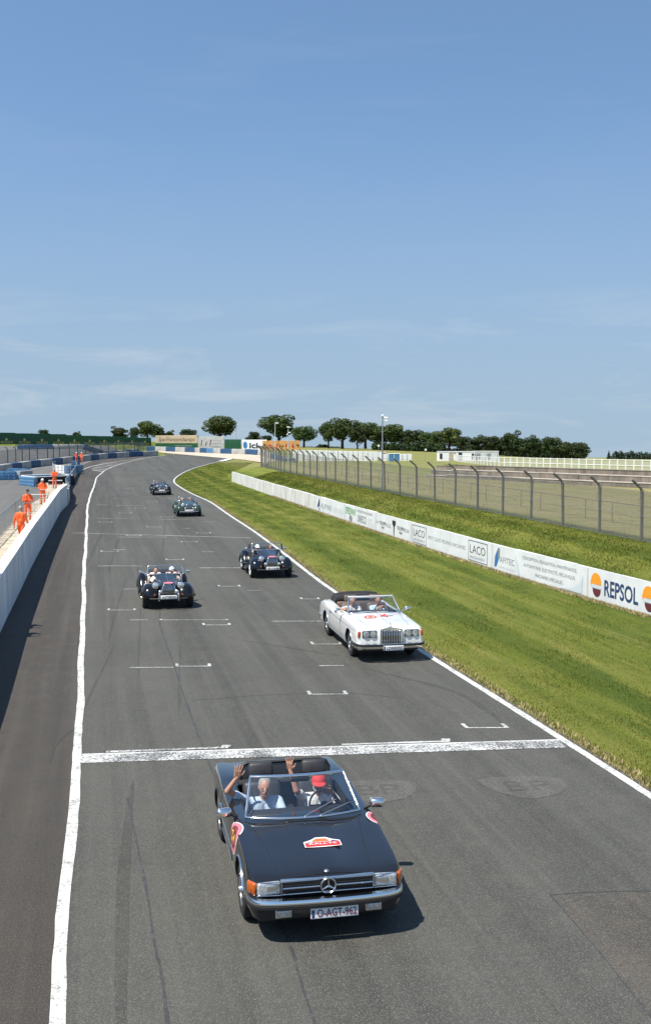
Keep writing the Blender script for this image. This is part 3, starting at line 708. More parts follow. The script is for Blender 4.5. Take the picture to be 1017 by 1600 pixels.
# low pipe rail in the pasture
rail = empty('pipe_rail_fence', (14.5, 54.3, T(14.5, 54.3)), 0, 'low rusty pipe rail fence in the pasture behind the catch fence', 'fence')
RO = rail.location.copy()
LR = [(46, 16.8), (51.8, 15.4), (54.3, 14.75), (57.1, 14.0), (61.6, 12.9), (80, 8.4), (100, 3.6), (130, -3)]
M['rust'] = principled('rusty_pipe', (.30, .22, .14), .8, .2, var=.3, vscale=4)
rp_me = MB().cone((0, 0, -.1), (0, 0, 1.08), .03, .03, 6).mesh('post', M['rust'])
yy = list(np.arange(44, 128, 2.7))
for y in yy:
    o = link_mesh('post', rp_me, rail); o.location = Vector((interp(LR, y), y, T(interp(LR, y), y)))-RO
MB().tube([Vector((interp(LR, y), y, T(interp(LR, y), y)+1.08))-RO for y in yy], .035, 6).build('top_rail', M['rust'], rail)

# ------------------------------------------------------------------ spectator terraces, paddock, cabins
ter = empty('spectator_terrace', (21, 108, 1.5), 0, 'stepped weathered concrete spectator terrace beyond the pasture', 'terrace')
TO = ter.location.copy()
def tline(t, off): # along the terrace, t 0 right .. 1 left
    a, b = Vector((40, 76.4, 0)), Vector((11.5, 123.6, 0)); d = (b-a).normalized(); n_ = Vector((-d.y, d.x, 0))*-1
    return a.lerp(b, t)+n_*off
for k, (off, z0, h) in enumerate(((0, 1.15, .66), (.75, 1.72, .66), (1.5, 2.3, .58))):
    m, m2 = MB(), MB(); N = 14
    for i in range(N):
        t0, t1 = i/N, (i+1)/N-.0006; hz = h*(1 if i < N-1 else .8)
        q = [tline(t0, off), tline(t1, off), tline(t1, off+1.2), tline(t0, off+1.2)]
        s = MB(); s.add([(*(p.xy-TO.xy), z0-TO.z) for p in q]+[(*(p.xy-TO.xy), z0+hz-.05-TO.z) for p in q], [(0, 1, 5, 4), (1, 2, 6, 5), (2, 3, 7, 6), (3, 0, 4, 7), (4, 5, 6, 7)])
        st = s.build('step_block', M['terrace'], ter, None)
        e_ = MB(); q2 = [tline(t0, off-.04), tline(t1, off-.04), tline(t1, off+1.2), tline(t0, off+1.2)]
        e_.add([(*(p.xy-TO.xy), z0+hz-.05-TO.z) for p in q2]+[(*(p.xy-TO.xy), z0+hz+(.02 if k < 2 else -.03)-TO.z) for p in q2], [(0, 1, 5, 4), (1, 2, 6, 5), (2, 3, 7, 6), (3, 0, 4, 7), (4, 5, 6, 7)])
        e_.build('step_nosing', M['terrace_edge'] if k < 2 else M['terrace'], st, None)
# grassy top behind the terrace
rows = []
for i in range(15):
    t = i/14; rows.append([(*tline(t, o_).xy, z_) for o_, z_ in ((2.1, 2.86), (3.5, 2.75), (7, 2.7), (14, 2.2), (30, .9), (60, .2))])
tag(MB().grid(rows).build('terrace_bank', M['grass'], ang=180), kind='structure')
wf = empty('paddock_fence', (30, 100, 2.6), 0, 'long white post and rail fence on top of the terrace bank', 'fence')
WO = wf.location.copy(); N = 80; tops = []
wp_me = MB().box((0, 0, .5), (.11, .11, 1.15)).mesh('post', M['whitepost'], None)
for i in range(N):
    t = -.05+1.55*i/(N-1); p = tline(min(t, .92), 7.5); z = 2.66
    if t > .92: q_ = (t-.92)/.58; p = p+Vector((1.5*q_+5.5*q_*q_, 105*q_, 0)); z = lerp(2.66, 1.75, q_)
    o = link_mesh('post', wp_me, wf); o.location = Vector((p.x, p.y, z))-WO; tops.append(Vector((p.x, p.y, z))-WO)
for h in (.45, 1.0):
    MB().tube([p+Vector((0, 0, h)) for p in tops], .028, 4).build('rail', M['whitepost'], wf)
M['whitemesh'] = principled('pale_netting', (.75, .76, .76), .7)
M['whitemesh'].node_tree.nodes['Principled BSDF'].inputs['Alpha'].default_value = .22
MB().grid([[p+Vector((0, .06, .02)) for p in tops], [p+Vector((0, .06, 1.02)) for p in tops]]).build('netting', M['whitemesh'], wf, None)
# white hoarding panels of the paddock, left of the mast
hoard = empty('white_hoarding', (8, 258, T(8, 258)), 0, 'row of white corrugated hoarding panels beyond the field', 'hoarding')
HO = hoard.location.copy()
for i in range(24):
    x = -7.2+i*1.2; top = 2.3-.028*i if i < 17 else 1.3
    if i > 16 and i % 2 and i < 19: continue
    y = 258+.15*i
    m = MB(); m.rbox((0, 0, top/2-.2), (1.12, .10, top+.4), .02, seg=1)
    for k in range(4): m.box((-.42+.28*k, -.07, top/2), (.10, .05, top-.1))
    o = m.build('panel', M['hut'], hoard, None); o.location = Vector((x, y, 1.22))-HO
def cabin(name, label, x, y, w, d, h, mat, doors, cat='cabin', roof=None, rz=0.0):
    o = empty(name, (x, y, T(x, y)), rz, label, cat)
    MB().rbox((0, 0, h/2-.1), (w, d, h+.2), .04, seg=1).build('wall', mat, o)
    MB().rbox((0, 0, h+.06), (w+.16, d+.16, .12), .04, seg=1).build('roof', roof or M['whitepost'], o)
    for (u, w_, z0, z1, mt, nm) in doors:
        MB().box((u, -d/2-.02, (z0+z1)/2), (w_, .05, z1-z0)).build(nm, mt, o, None)
    return o
cabin('portable_cabin', 'long white portable cabin with a dark open doorway right of the hoarding', 31.4, 260, 8.8, 3.0, 2.2, M['hut'], [(-3.7, .6, .5, 1.8, M['interior'], 'window'), (-1.0, 1.6, 0, 2.0, M['slab'], 'door'), (.9, .9, 0, 2.0, M['interior'], 'door'), (3.9, .5, .4, 1.8, M['interior'], 'window')])
cabin('portable_cabin', 'white framed cabin with glazed end beside the long cabin', 38.9, 261, 5.6, 3.0, 2.25, M['concrete'], [(-2.1, .9, .4, 1.8, M['greyprint'], 'window'), (-.9, .9, .4, 1.8, M['palegrey'], 'window'), (.4, .9, .4, 1.8, M['greyprint'], 'window'), (1.9, 1.1, 0, 2.0, M['palegrey'], 'door')])
for x in (15.6, 16.9): cabin('toilet_cabin', 'bright blue portable toilet cabin, %s one of the pair' % ('left' if x < 16 else 'right'), x, 255.5, 1.15, 1.15, 1.75, M['cyan'], [(0, .8, .1, 1.6, M['lightblue'], 'door')], roof=M['hut'])
van = empty('parked_van', (13.2, 262, T(13.2, 262)), 0, 'white van parked behind the hoarding beside the blue toilets', 'van')
MB().prism([(-2.4, -.9, .35), (2.5, -.9, .35), (2.5, -.9, .9), (1.9, -.9, 1.15), (1.3, -.9, 2.1), (-2.4, -.9, 2.1)], (0, 1.8, 0)).build('body', M['hut'], van)
MB().prism([(1.25, -.93, 1.2), (1.8, -.93, 1.2), (1.28, -.93, 1.95), (.7, -.93, 1.95), (.7, -.93, 1.2)], (0, .02, 0)).build('side_window', M['interior'], van)
for x in (-1.6, 1.7): MB().lathe([(.05, -.1), (.33, -.1), (.33, .1), (.05, .1)], (x, -.85, .33), (0, 1, 0), 14).build('wheel', M['tyre'], van)
cabin('green_container', 'grey green rounded container left of the white hoarding', -6.9, 205, 2.3, 4, 1.75, principled('container_green', (.08, .14, .12), .6, var=.2), [(-.5, .8, .3, 1.4, M['green'], 'door'), (.6, .6, .3, 1.4, M['galv'], 'panel')], 'container', M['galv'])
# orange advertising boards beyond the fence
ob = empty('orange_board', (-8, 200, T(-8, 200)), 0, 'row of orange advertising panels with dark red marks beyond the fence', 'billboard')
for i in range(7):
    x = -11.2+i*1.0; z0 = T(-8, 200)
    o = MB().rbox((x+8, .05*i, 3.9-z0+.9), (.94, .08, 1.75), .03, seg=1).build('panel', M['orangeboard'], ob)
    m = MB(); r_ = random.Random(i)
    for k in range(5): m.box((x+8+r_.uniform(-.3, .3), .05*i-.05, 3.9-z0+.75+r_.uniform(-.15, .3)), (r_.uniform(.06, .2), .02, r_.uniform(.15, .5)), (0, R(r_.uniform(-20, 20)), 0))
    m.build('print_marks', M['red'] if i % 3 else M['brown'], o, None)
    MB().cone((x+8, .05*i+.08, -.1), (x+8, .05*i+.08, 3.9-z0+.1), .05, .05, 5).build('support', M['darkpost'], ob)

# light masts
def mast(x, y, h, label, heads, r=.07, mat=None):
    o = empty('light_mast', (x, y, T(x, y)), 0, label, 'light mast')
    MB().tube([(0, 0, -.1), (0, 0, h*.5), (0, 0, h)], r, 8, rs=[r, r*.85, r*.6]).build('pole', mat or M['galv'], o)
    for dx, dz, w in heads:
        m = MB(); m.tube([(0, 0, h+dz), (dx*.5, -.02, h+dz+.03)], .025, 5); m.build('arm', M['galv'], o)
        MB().rbox((dx, -.05, h+dz), (w, .22, .14), .03, (0, R(8 if dx > 0 else -8), 0), seg=1).build('lamp_head', M['hut'], o)
    return o
mast(4.42, 83.8, 5.75, 'tall grey floodlight mast standing in the field behind the catch fence', [(.26, -.12, .34), (.0, .05, .2), (.28, -.36, .24)])
mast(-7.0, 150, 8.16-T(-7, 150), 'slim grey lamp post with one lamp before the big tree', [(.3, -.1, .4)], .06, M['palegrey'])
mast(-5.2, 150, 7.45-T(-5.2, 150), 'slim grey lamp post with lamp and loudspeaker right of the first', [(.05, .05, .5), (.22, -.7, .3), (-.12, -.95, .2)], .06, M['palegrey'])
for k, (x, y, h) in enumerate(((23.2, 250, 2.7), (12.4, 252, 3.6))):
    o = empty('round_sign', (x, y, T(x, y)), 0, 'small round white sign on a post %s' % ('right of the blue toilets' if k == 0 else 'above the parked van'), 'sign')
    MB().cone((0, 0, -.1), (0, 0, h), .04, .04, 6).build('post', M['galv'], o); MB().lathe([(.01, -.03), (.26, -.03), (.26, .03), (.01, .03)], (0, -.06, h+.1), (0, 1, 0), 16).build('disc', M['hut'], o)
# distant wind turbine, with the haze of distance mixed into its colour
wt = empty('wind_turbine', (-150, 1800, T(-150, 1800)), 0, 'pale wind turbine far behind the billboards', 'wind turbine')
hz = 35-wt.location.z; M['turbine'] = principled('hazed_turbine', (.42, .50, .57), .6)
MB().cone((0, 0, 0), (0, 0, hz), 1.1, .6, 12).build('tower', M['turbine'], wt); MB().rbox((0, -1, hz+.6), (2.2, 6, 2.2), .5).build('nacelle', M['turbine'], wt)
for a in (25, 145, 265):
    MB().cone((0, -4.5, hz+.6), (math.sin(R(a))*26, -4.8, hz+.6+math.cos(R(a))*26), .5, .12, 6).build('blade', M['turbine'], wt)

# ------------------------------------------------------------------ far barrier, billboards, green screen
blk_cache = {}
def barrier_block(L, h, d, mat, studs):
    key = (round(L, 1), h, d, mat.name, studs)
    if key not in blk_cache:
        m = MB(); m.rbox((0, 0, h/2-.05), (L-.06, d, h+.1), .07, seg=2)
        n = max(2, int(L/.62))
        for i in range(n+1):
            x = -L/2+.05+(L-.1)*i/n
            m.cone((x, -d/2-.005, .02), (x, -d/2-.005, h-.08), .035, .035, 6)
        if studs:
            for i in range(n):
                for j in range(3): m.lathe([(.02, 0), (.13, 0), (.10, .05), (.02, .05)], (-L/2+(i+.5)*L/n, -d/2+.0, .2+j*.32), (0, -1, 0), 8)
        blk_cache[key] = m.mesh('barrier_block', mat, 40)
    return blk_cache[key]
def tyre_barrier(path, label, h, d, lens, cols, group=None, zoff=0.0, side=1):
    P = [Vector((p[0], p[1], 0)) for p in path]; seg = [(b-a).length for a, b in zip(P, P[1:])]; tot = sum(seg)
    def at(s):
        for (a, b), l in zip(zip(P, P[1:]), seg):
            if s <= l: return a+(b-a)*(s/l)
            s -= l
        return P[-1]
    mid = at(tot/2); o = empty('tyre_barrier', (mid.x, mid.y, T(mid.x, mid.y)+zoff), 0, label, 'tyre barrier', group); O = o.location.copy()
    s = 0; i = 0
    while s < tot-.3:
        L = min(lens[i % len(lens)], tot-s); a, b = at(s), at(s+L); c = (a+b)/2; ch = (b-a); me = barrier_block(ch.length, h, d, cols[i % len(cols)], False)
        q = link_mesh('barrier_block', me, o); q.location = Vector((c.x, c.y, T(c.x, c.y)+zoff))-O; q.rotation_euler = (0, -math.atan2(T(b.x, b.y)-T(a.x, a.y), ch.length)*1.0, math.atan2(ch.y, ch.x)); s += L; i += 1
    return o
far_path = [(-43.5, 264), (-41.4, 261.5), (-30.8, 248.8), (-23.8, 238.5), (-14.4, 227.5), (-7, 220)]
tyre_barrier(far_path, 'far blue and white tyre barrier behind the gravel trap', 1.15, .9, [4.2, 4.9, 4.2, 4.2, 4.6, 2.4, 3.2, 3.2, 3.0], [M['blue'], M['beltwhite'], M['blue'], M['beltwhite'], M['blue'], M['beltwhite'], M['blue'], M['lightblue'], M['beltwhite']])
def fpt(t):
    a, b = Vector((-43.2, 266.5, 0)), Vector((-12.5, 230.5, 0)); return a.lerp(b, t)
def board(name, label, t0, t1, z0, z1, mat, cat='billboard', group='billboards behind the far barrier'):
    a, b = fpt(t0), fpt(t1); c = (a+b)/2; gz = T(c.x, c.y); o = empty(name, (c.x, c.y, gz), math.atan2(b.y-a.y, b.x-a.x), label, cat, group)
    w = (b-a).length; MB().rbox((0, 0, (z0+z1)/2-gz), (w, .12, z1-z0), .03, seg=1).build('board', mat, o)
    for x in np.linspace(-w/2+.3, w/2-.3, max(2, int(w/3.2))): MB().box((x, .14, (z0-gz)/2), (.12, .12, z0-gz+2*(z1-z0)*.5)).build('support', M['darkpost'], o, None)
    return o, w, (lambda zz: zz-gz)
o, w, f = board('billboard', 'long cream billboard with brown script above a dark green lower band', .05, .44, 5.15, 7.0, M['cream'])
lettering('Spa-Francorchamps', lambda u, v: (u-w/2, -.085, f(0)+v), w*.86, .95, w*.08, 5.6, shear=.35).build('lettering', M['brown'], o, None)
MB().rbox((0, -.02, f(4.45)), (w, .12, 1.3), .02, seg=1).build('lower_band', M['green'], o)
lettering('www.spa-francorchamps.be', lambda u, v: (u-w/2, -.10, f(0)+v), w*.4, .35, w*.48, 4.4).build('lettering', M['beltwhite'], o, None)
o, w, f = board('billboard', 'white billboard with slanted red and grey marks left of green panel', .45, .665, 3.9, 6.65, M['beltwhite'])
m = MB()
for i, (u, h_) in enumerate(((.12, 1.3), (.30, .9), (.47, 1.3))): m.prism([((u-.5)*w-.3, -.08, f(4.6)), ((u-.5)*w, -.08, f(4.6)), ((u-.5)*w+.45, -.08, f(4.6+h_)), ((u-.5)*w+.15, -.08, f(4.6+h_))], (0, -.02, 0))
m.build('slanted_marks', M['maroon'], o, None)
m = MB()
for z in (4.35, 5.1, 5.7): m.box((.2*w, -.08, f(z)), (w*.42, .02, .12))
m.build('text_bars', M['greyprint'], o, None)
o, w, f = board('green_hoarding', 'dark green panel between the white billboard and the round blue logo board', .67, .80, 3.5, 6.0, M['green'], 'hoarding')
o, w, f = board('billboard', 'white billboard with blue disc and black lowercase letters ici', .81, 1.0, 3.45, 5.9, M['banner'])
MB().lathe([(.02, 0), (.75, 0), (.75, .02), (.02, .02)], (-w*.36, -.08, f(4.75)), (0, -1, 0), 24).build('blue_disc', M['bluelogo'], o)
lettering('ici', lambda u, v: (u-w/2, -.09, f(0)+v), w*.34, 1.2, w*.31, 4.1, off=.03).build('lettering', M['black'], o, None)
# long green watch-maker screen
scr = empty('banner_screen', (-58, 232, T(-58, 232)), 0, 'long green sponsor screen with gold crowns and lettering behind the pit lane', 'banner screen')
SO = scr.location.copy(); A, B = Vector((-74, 205, 0)), Vector((-43.6, 270, 0)); NP = 13
for i in range(NP):
    a, b = A.lerp(B, i/NP), A.lerp(B, (i+1.0)/NP); c = (a+b)/2; t = (i+.5)/NP
    zb, zm, zt = lerp(5.15, 4.40, t), lerp(6.75, 5.60, t), lerp(7.75, 6.45, t)+random.Random(i).uniform(-.1, .1)
    pan = empty('panel', (0, 0, 0)); pan.parent = scr; pan.location = Vector((c.x, c.y, zb))-SO; pan.rotation_euler = (0, 0, math.atan2(b.y-a.y, b.x-a.x)); w = (b-a).length
    MB().rbox((0, 0, (zm-zb)/2), (w, .08, zm-zb), .02, seg=1).build('banner', M['green'], pan)
    MB().rbox((0, .05, zm-zb+(zt-zm)/2), (w*1.012, .05, zt-zm), .02, seg=1).build('screen', M['greenscreen'], pan)
    lettering('ROLEX', lambda u, v: (u-w*.30, -.055, v), w*.66, .55, 0, .16).build('lettering', M['gold'], pan, None)
    cz = .80; m = MB(); m.prism([(-.28, -.055, cz), (.28, -.055, cz), (.40, -.055, cz+.52), (.18, -.055, cz+.22), (0, -.055, cz+.62), (-.18, -.055, cz+.22), (-.40, -.055, cz+.52)], (0, -.02, 0)); m.build('crown_emblem', M['gold'], pan, None)
for i in range(0, NP+1, 2):
    a = A.lerp(B, i/NP); MB().cone(Vector((a.x, a.y+.3, T(a.x, a.y)-.2))-SO, Vector((a.x, a.y+.3, 6.2))-SO, .08, .08, 6).build('support', M['darkpost'], scr)
# barriers around the pit exit
pit_path = dense([(-42.2, 128), (-42.4, 140), (-42.7, 150), (-43.0, 158), (-42.7, 166), (-42.1, 178), (-41.6, 188), (-41.0, 198), (-39.9, 206.5), (-38.2, 213), (-36.2, 217.5), (-34.4, 220)], 4)
tyre_barrier(pit_path, 'long blue and white tyre barrier curving round the pit exit', 1.05, .8, [5.6, 5.2, 6.0, 5.4], [M['beltwhite'], M['blue']])
tyre_barrier([(-82, 200), (-66, 201)], 'pale tyre barrier at far left below the green screen', .95, .8, [4.5], [M['beltwhite'], M['beltwhite'], M['blue']], 'tyre barriers on the service road')
tyre_barrier([(-58, 203), (-50, 206), (-44.6, 211), (-43.5, 230), (-43.2, 248)], 'blue and grey tyre barrier on the service road behind the mesh fence', .95, .8, [6.5, 6], [M['blue'], M['beltwhite']], 'tyre barriers on the service road')
def island(path, label, hs=.95, w=1.0, studs=True, cols=None, wh=False):
    c = sum((Vector((p[0], p[1], 0)) for p in path), Vector())/len(path); o = empty('tyre_barrier', (c.x, c.y, g(c.y)), 0, label, 'tyre barrier'); O = o.location.copy()
    for i, (a, b) in enumerate(zip(path, path[1:])):
        a, b = Vector((*a, 0)), Vector((*b, 0)); m_ = (a+b)/2; me = barrier_block((b-a).length+.1, hs, w, (cols or [M['lightblue']])[i % len(cols or [1])], studs)
        q = link_mesh('barrier_block', me, o); q.location = Vector((m_.x, m_.y, g(m_.y)))-O; q.rotation_euler = (0, 0, math.atan2(b.y-a.y, b.x-a.x))
        cp = MB().rbox((0, 0, hs+.04), ((b-a).length, w*.5, .05), .02, seg=1).build('cap_strip', M['whitepost'] if wh else M['lightblue'], o); cp.location = q.location; cp.rotation_euler = q.rotation_euler
    return o
island([(-40.6, 118.5), (-37.0, 120.3), (-35.0, 121.6), (-34.9, 126.4), (-38, 130)], 'blue studded tyre barrier island in the pit lane at left edge', .95, 1.0, True, [M['lightblue'], M['lightblue'], M['beltwhite'], M['blue']])
island([(-31.1, 110.3), (-28.7, 106.8), (-26.2, 111.2), (-28.2, 115.0), (-31.1, 110.3)], 'small blue studded barrier box beside the marshals walkway', .95, .5, True, [M['lightblue'], M['interior'], M['interior'], M['lightblue']], True)
# mesh debris fence behind the pit exit barrier
df = empty('debris_fence', (-43.5, 165, T(-43.5, 165)), 0, 'dark posted debris fence behind the pit exit tyre barrier', 'fence'); DO = df.location.copy()
pp = []; last = None
for p in pit_path:
    q = Vector((p[0]-1.0, p[1]+.3, 0))
    if last is None or (q-last).length >= 3.0: pp.append(q); last = q
dp_me = MB().tube([(0, 0, -.2), (0, 0, 2.75), (-.10, 0, 3.0), (-.34, 0, 3.22)], .065, 6).mesh('post', M['darkpost'])
for q in pp:
    o = link_mesh('post', dp_me, df); o.location = Vector((q.x, q.y, g(q.y)))-DO; o.rotation_euler = (0, 0, R(random.uniform(-5, 5)))
for h in (1.2, 1.75, 2.3, 2.8):
    MB().tube([Vector((q.x, q.y, g(q.y)+h))-DO for q in pp], .014, 4).build('cable', M['galv'], df)
MB().grid([[Vector((q.x, q.y, g(q.y)+.05))-DO for q in pp], [Vector((q.x, q.y, g(q.y)+2.8))-DO for q in pp]]).build('wire_netting', M['mesh'], df, None)

# ------------------------------------------------------------------ pit wall, walkway, rails
pw = empty('pit_wall', (pwx(55), 55, g(55)), 0, 'long white concrete pit wall along the left edge, shaded on the track side', 'wall'); PO = pw.location.copy()
PWH = 1.64; PWT = .30
def pwn(y):
    d = Vector((pwx(y+1)-pwx(y-1), 2, 0)).normalized(); return Vector((-d.y, d.x, 0))
def pwp(y, off, z): p = Vector((pwx(y), y, g(y)+z))+pwn(y)*off; return p-PO
y = 6.0
while y < 82:
    y2 = min(82, y+3.8); a, b = y, y2-.012
    sec = [(0, -.1), (0, PWH-.07), (PWT, PWH-.07), (PWT, -.1)]
    m = MB(); m.add([pwp(a, o_, z) for o_, z in sec]+[pwp(b, o_, z) for o_, z in sec], [(0, 1, 5, 4), (1, 2, 6, 5), (2, 3, 7, 6), (0, 3, 2, 1), (4, 5, 6, 7)])
    q = m.build('panel', M['whitewall'], pw, None)
    sec = [(-.025, PWH-.07), (-.025, PWH-.01), (0, PWH), (PWT, PWH), (PWT+.02, PWH-.02), (PWT+.02, PWH-.07)]
    m = MB(); n_ = len(sec); m.add([pwp(a, o_, z) for o_, z in sec]+[pwp(b, o_, z) for o_, z in sec], [(i, (i+1) % n_, n_+(i+1) % n_, n_+i) for i in range(n_)]+[tuple(range(n_))[::-1], tuple(range(n_, 2*n_))])
    m.build('coping', M['wallcap'], q, None); y = y2
PLAT = .62
wk = empty('marshal_walkway', (pwx(50)-1.3, 50, g(50)), 0, 'raised walkway of pale boards behind the pit wall', 'walkway'); KO = wk.location.copy()
def wkp(y, off, z): p = Vector((pwx(y), y, g(y)+z))+pwn(y)*off; return p-KO
base = MB(); ysw = list(np.arange(6, 104, 2.0)); base.grid([[wkp(y, PWT+.01, PLAT-.06) for y in ysw], [wkp(y, 2.0, PLAT-.06) for y in ysw], [wkp(y, 2.0, -.1) for y in ysw]]).build('platform', M['concrete'], wk, None)
y = 24.0; i = 0
while y < 103:
    y2 = y+1.15
    for o0, o1 in ((PWT+.03, .95), (.98, 1.95)):
        m = MB(); q = [wkp(y+.02, o0, PLAT-.055), wkp(y2-.03, o0, PLAT-.055), wkp(y2-.03, o1, PLAT-.055), wkp(y+.02, o1, PLAT-.055)]; up = Vector((0, 0, .05+.008*((i*7) % 3)))
        m.add(q+[p+up for p in q], [(0, 1, 5, 4), (1, 2, 6, 5), (2, 3, 7, 6), (3, 0, 4, 7), (4, 5, 6, 7)]); m.build('board', M['slab'], wk, None)
    y = y2; i += 1
rl = empty('pedestrian_railing', (pwx(50)-2, 50, g(50)+PLAT), 0, 'grey steel railing with upright bars along the walkway', 'railing'); QO = rl.location.copy()
def rlp(y, z, off=1.98): p = Vector((pwx(y), y, g(y)+PLAT+z))+pwn(y)*off; return p-QO
y = 26.0
while y < 66:
    y2 = y+2.3
    m = MB(); m.tube([rlp(y, 0), rlp(y, 1.02), rlp(y+.06, 1.08), rlp(y2-.14, 1.08), rlp(y2-.08, 1.02), rlp(y2-.08, 0)], .028, 6); m.tube([rlp(y, .16), rlp(y2-.08, .16)], .016, 5)
    pnl = m.build('rail_frame', M['galv'], rl)
    m = MB()
    for k in range(1, 14): yy_ = y+(y2-.08-y)*k/14; m.cone(rlp(yy_, .16), rlp(yy_, 1.06), .015, .015, 4, False)
    m.build('bars', M['galv'], pnl); y = y2
gt = empty('barrier_gate', (pwx(66.5)-1.0, 66.5, g(66.5)+PLAT), 0, 'grey tubular barrier frame standing across the walkway', 'barrier'); GO = gt.location.copy()
def gp_(off, z, y=66.5): return Vector((pwx(y), y, g(y)+PLAT+z))+pwn(y)*off-GO
m = MB(); m.tube([gp_(.4, 0), gp_(.4, 1.1), gp_(.5, 1.18), gp_(1.75, 1.18), gp_(1.85, 1.1), gp_(1.85, 0)], .026, 6); m.tube([gp_(.4, .15), gp_(1.85, .15)], .02, 5); m.build('frame', M['galv'], gt)
m = MB()
for k in range(1, 9): m.cone(gp_(.4+1.45*k/9, .15), gp_(.4+1.45*k/9, 1.18), .010, .010, 4, False)
m.build('bars', M['galv'], gt)
for k, (y0_, y1_) in enumerate(((67, 78), (78.3, 90))):
    o = empty('steel_railing', (pwx(y0_)-2, y0_, g(y0_)+PLAT), 0, 'plain grey steel railing beyond the barrier frame, %s length' % ('near' if k == 0 else 'far'), 'railing'); QO = o.location.copy()
    ps = list(np.arange(y0_, y1_, 2.2))
    for y in ps: MB().cone(rlp(y, -.05), rlp(y, 1.08), .022, .022, 6).build('post', M['galv'], o)
    for h in (.35, .7, 1.08): MB().tube([rlp(y, h) for y in ps], .018, 5).build('rail', M['galv'], o)
# armco at the nose of the pit wall
def armco(path, label, cols, h0=.20, n=3, flip=1):
    P = smooth_tab([(a, b, 0) for a, b in path], 5); c = P[len(P)//2]; o = empty('guard_rail', (c.x, c.y, g(c.y)), 0, label, 'guard rail', 'guard rails at the pit exit nose'); O = o.location.copy()
    prof = [(-.02, 0), (.05, .05), (.05, .10), (-.01, .15), (.05, .20), (.05, .25), (-.02, .30)]
    for r_ in range(n):
        for k in range(0, len(P)-1, 5):
            seg = P[k:k+6]; rows = []
            for i, p in enumerate(seg):
                q = k+i; d = (P[min(q+1, len(P)-1)]-P[max(q-1, 0)]).normalized(); nn = Vector((d.y, -d.x, 0))*flip
                rows.append([(p+nn*a+Vector((0, 0, g(p.y)+h0+.33*r_+b)))-O for a, b in prof])
            MB().grid(rows, flip < 0).build('rail', cols[(k//5) % len(cols)], o, 40)
    for k in range(0, len(P), 2):
        p = P[k]; MB().box(Vector((p.x, p.y, g(p.y)+.6))-O, (.12, .12, 1.3)).build('post', M['galv'], o, None)
armco([(-19.7, 82.1), (-21.7, 91), (-24.0, 99.6), (-26.3, 111), (-28.9, 123.5), (-32.4, 140.5), (-34.7, 150)], 'blue and white steel guard rail curving from the pit wall nose', [M['whitewall'], M['lightblue'], M['lightblue'], M['beltwhite'], M['lightblue'], M['lightblue']])
armco([(-37.6, 150), (-36.2, 143), (-34.2, 136.5), (-32.4, 133.6), (-31.2, 134.2), (-30.9, 137.5)], 'white and blue ribbed guard rail on the pit lane side of the nose', [M['lightblue'], M['beltwhite'], M['whitepost'], M['lightblue'], M['lightblue']], flip=1, n=3)
MB_end = MB().rbox((0, 0, .6), (.9, 1.6, 1.25), .1).build('barrier_end', M['blue']); MB_end.location = (-35.1, 151.5, g(151.5)); tag(MB_end, 'dark blue padded block capping the guard rail nose', 'barrier')
o = empty('marshal_post', (-25.2, 100.5, g(100.5)), R(12), 'dark red and black marshal box behind the third marshal', 'box')
MB().rbox((0, 0, .5), (1.3, .9, 1.1), .05, seg=1).build('box_body', M['interior'], o); MB().box((0, -.48, .6), (1.1, .04, .3)).build('red_panel', M['maroon'], o, None); MB().box((0, -.48, 1.0), (1.25, .05, .08)).build('edge_strip', M['whitepost'], o, None)
# ------------------------------------------------------------------ trees
def leaf_cloud(name, blobs, nper, size, mat, seed, flat=.0):
    """blobs: (cx, cy, cz, rx, ry, rz). Small leaf-clump quads through each blob's outer volume."""
    rs = np.random.RandomState(seed); V = []
    for cx, cy, cz, ax, ay, az in blobs:
        n = int(nper*(ax*ay*az)**(2/3)); d = rs.normal(size=(n, 3)); d /= np.linalg.norm(d, axis=1)[:, None]
        r = (.55+.50*rs.rand(n)**.6)[:, None]; p = d*r*np.array([ax, ay, az])+np.array([cx, cy, cz])
        nn = d+rs.normal(size=(n, 3))*.75; nn /= np.linalg.norm(nn, axis=1)[:, None]
        u = np.cross(nn, rs.normal(size=(n, 3))); u /= np.linalg.norm(u, axis=1)[:, None]; v = np.cross(nn, u)
        s = (size*(.5+rs.rand(n)))[:, None]; k = (.5+.5*rs.rand(n))[:, None]
        V.append(np.stack([p-u*s, p-v*s*k, p+u*s, p+v*s*k], 1))
    V = np.concatenate(V).astype(np.float32); n = len(V); me = bpy.data.meshes.new(name)
    me.vertices.add(4*n); me.vertices.foreach_set('co', V.ravel()); me.loops.add(4*n); me.loops.foreach_set('vertex_index', np.arange(4*n, dtype=np.int32))
    me.polygons.add(n); me.polygons.foreach_set('loop_start', np.arange(0, 4*n, 4, dtype=np.int32)); me.update(calc_edges=True); me.materials.append(mat); return me
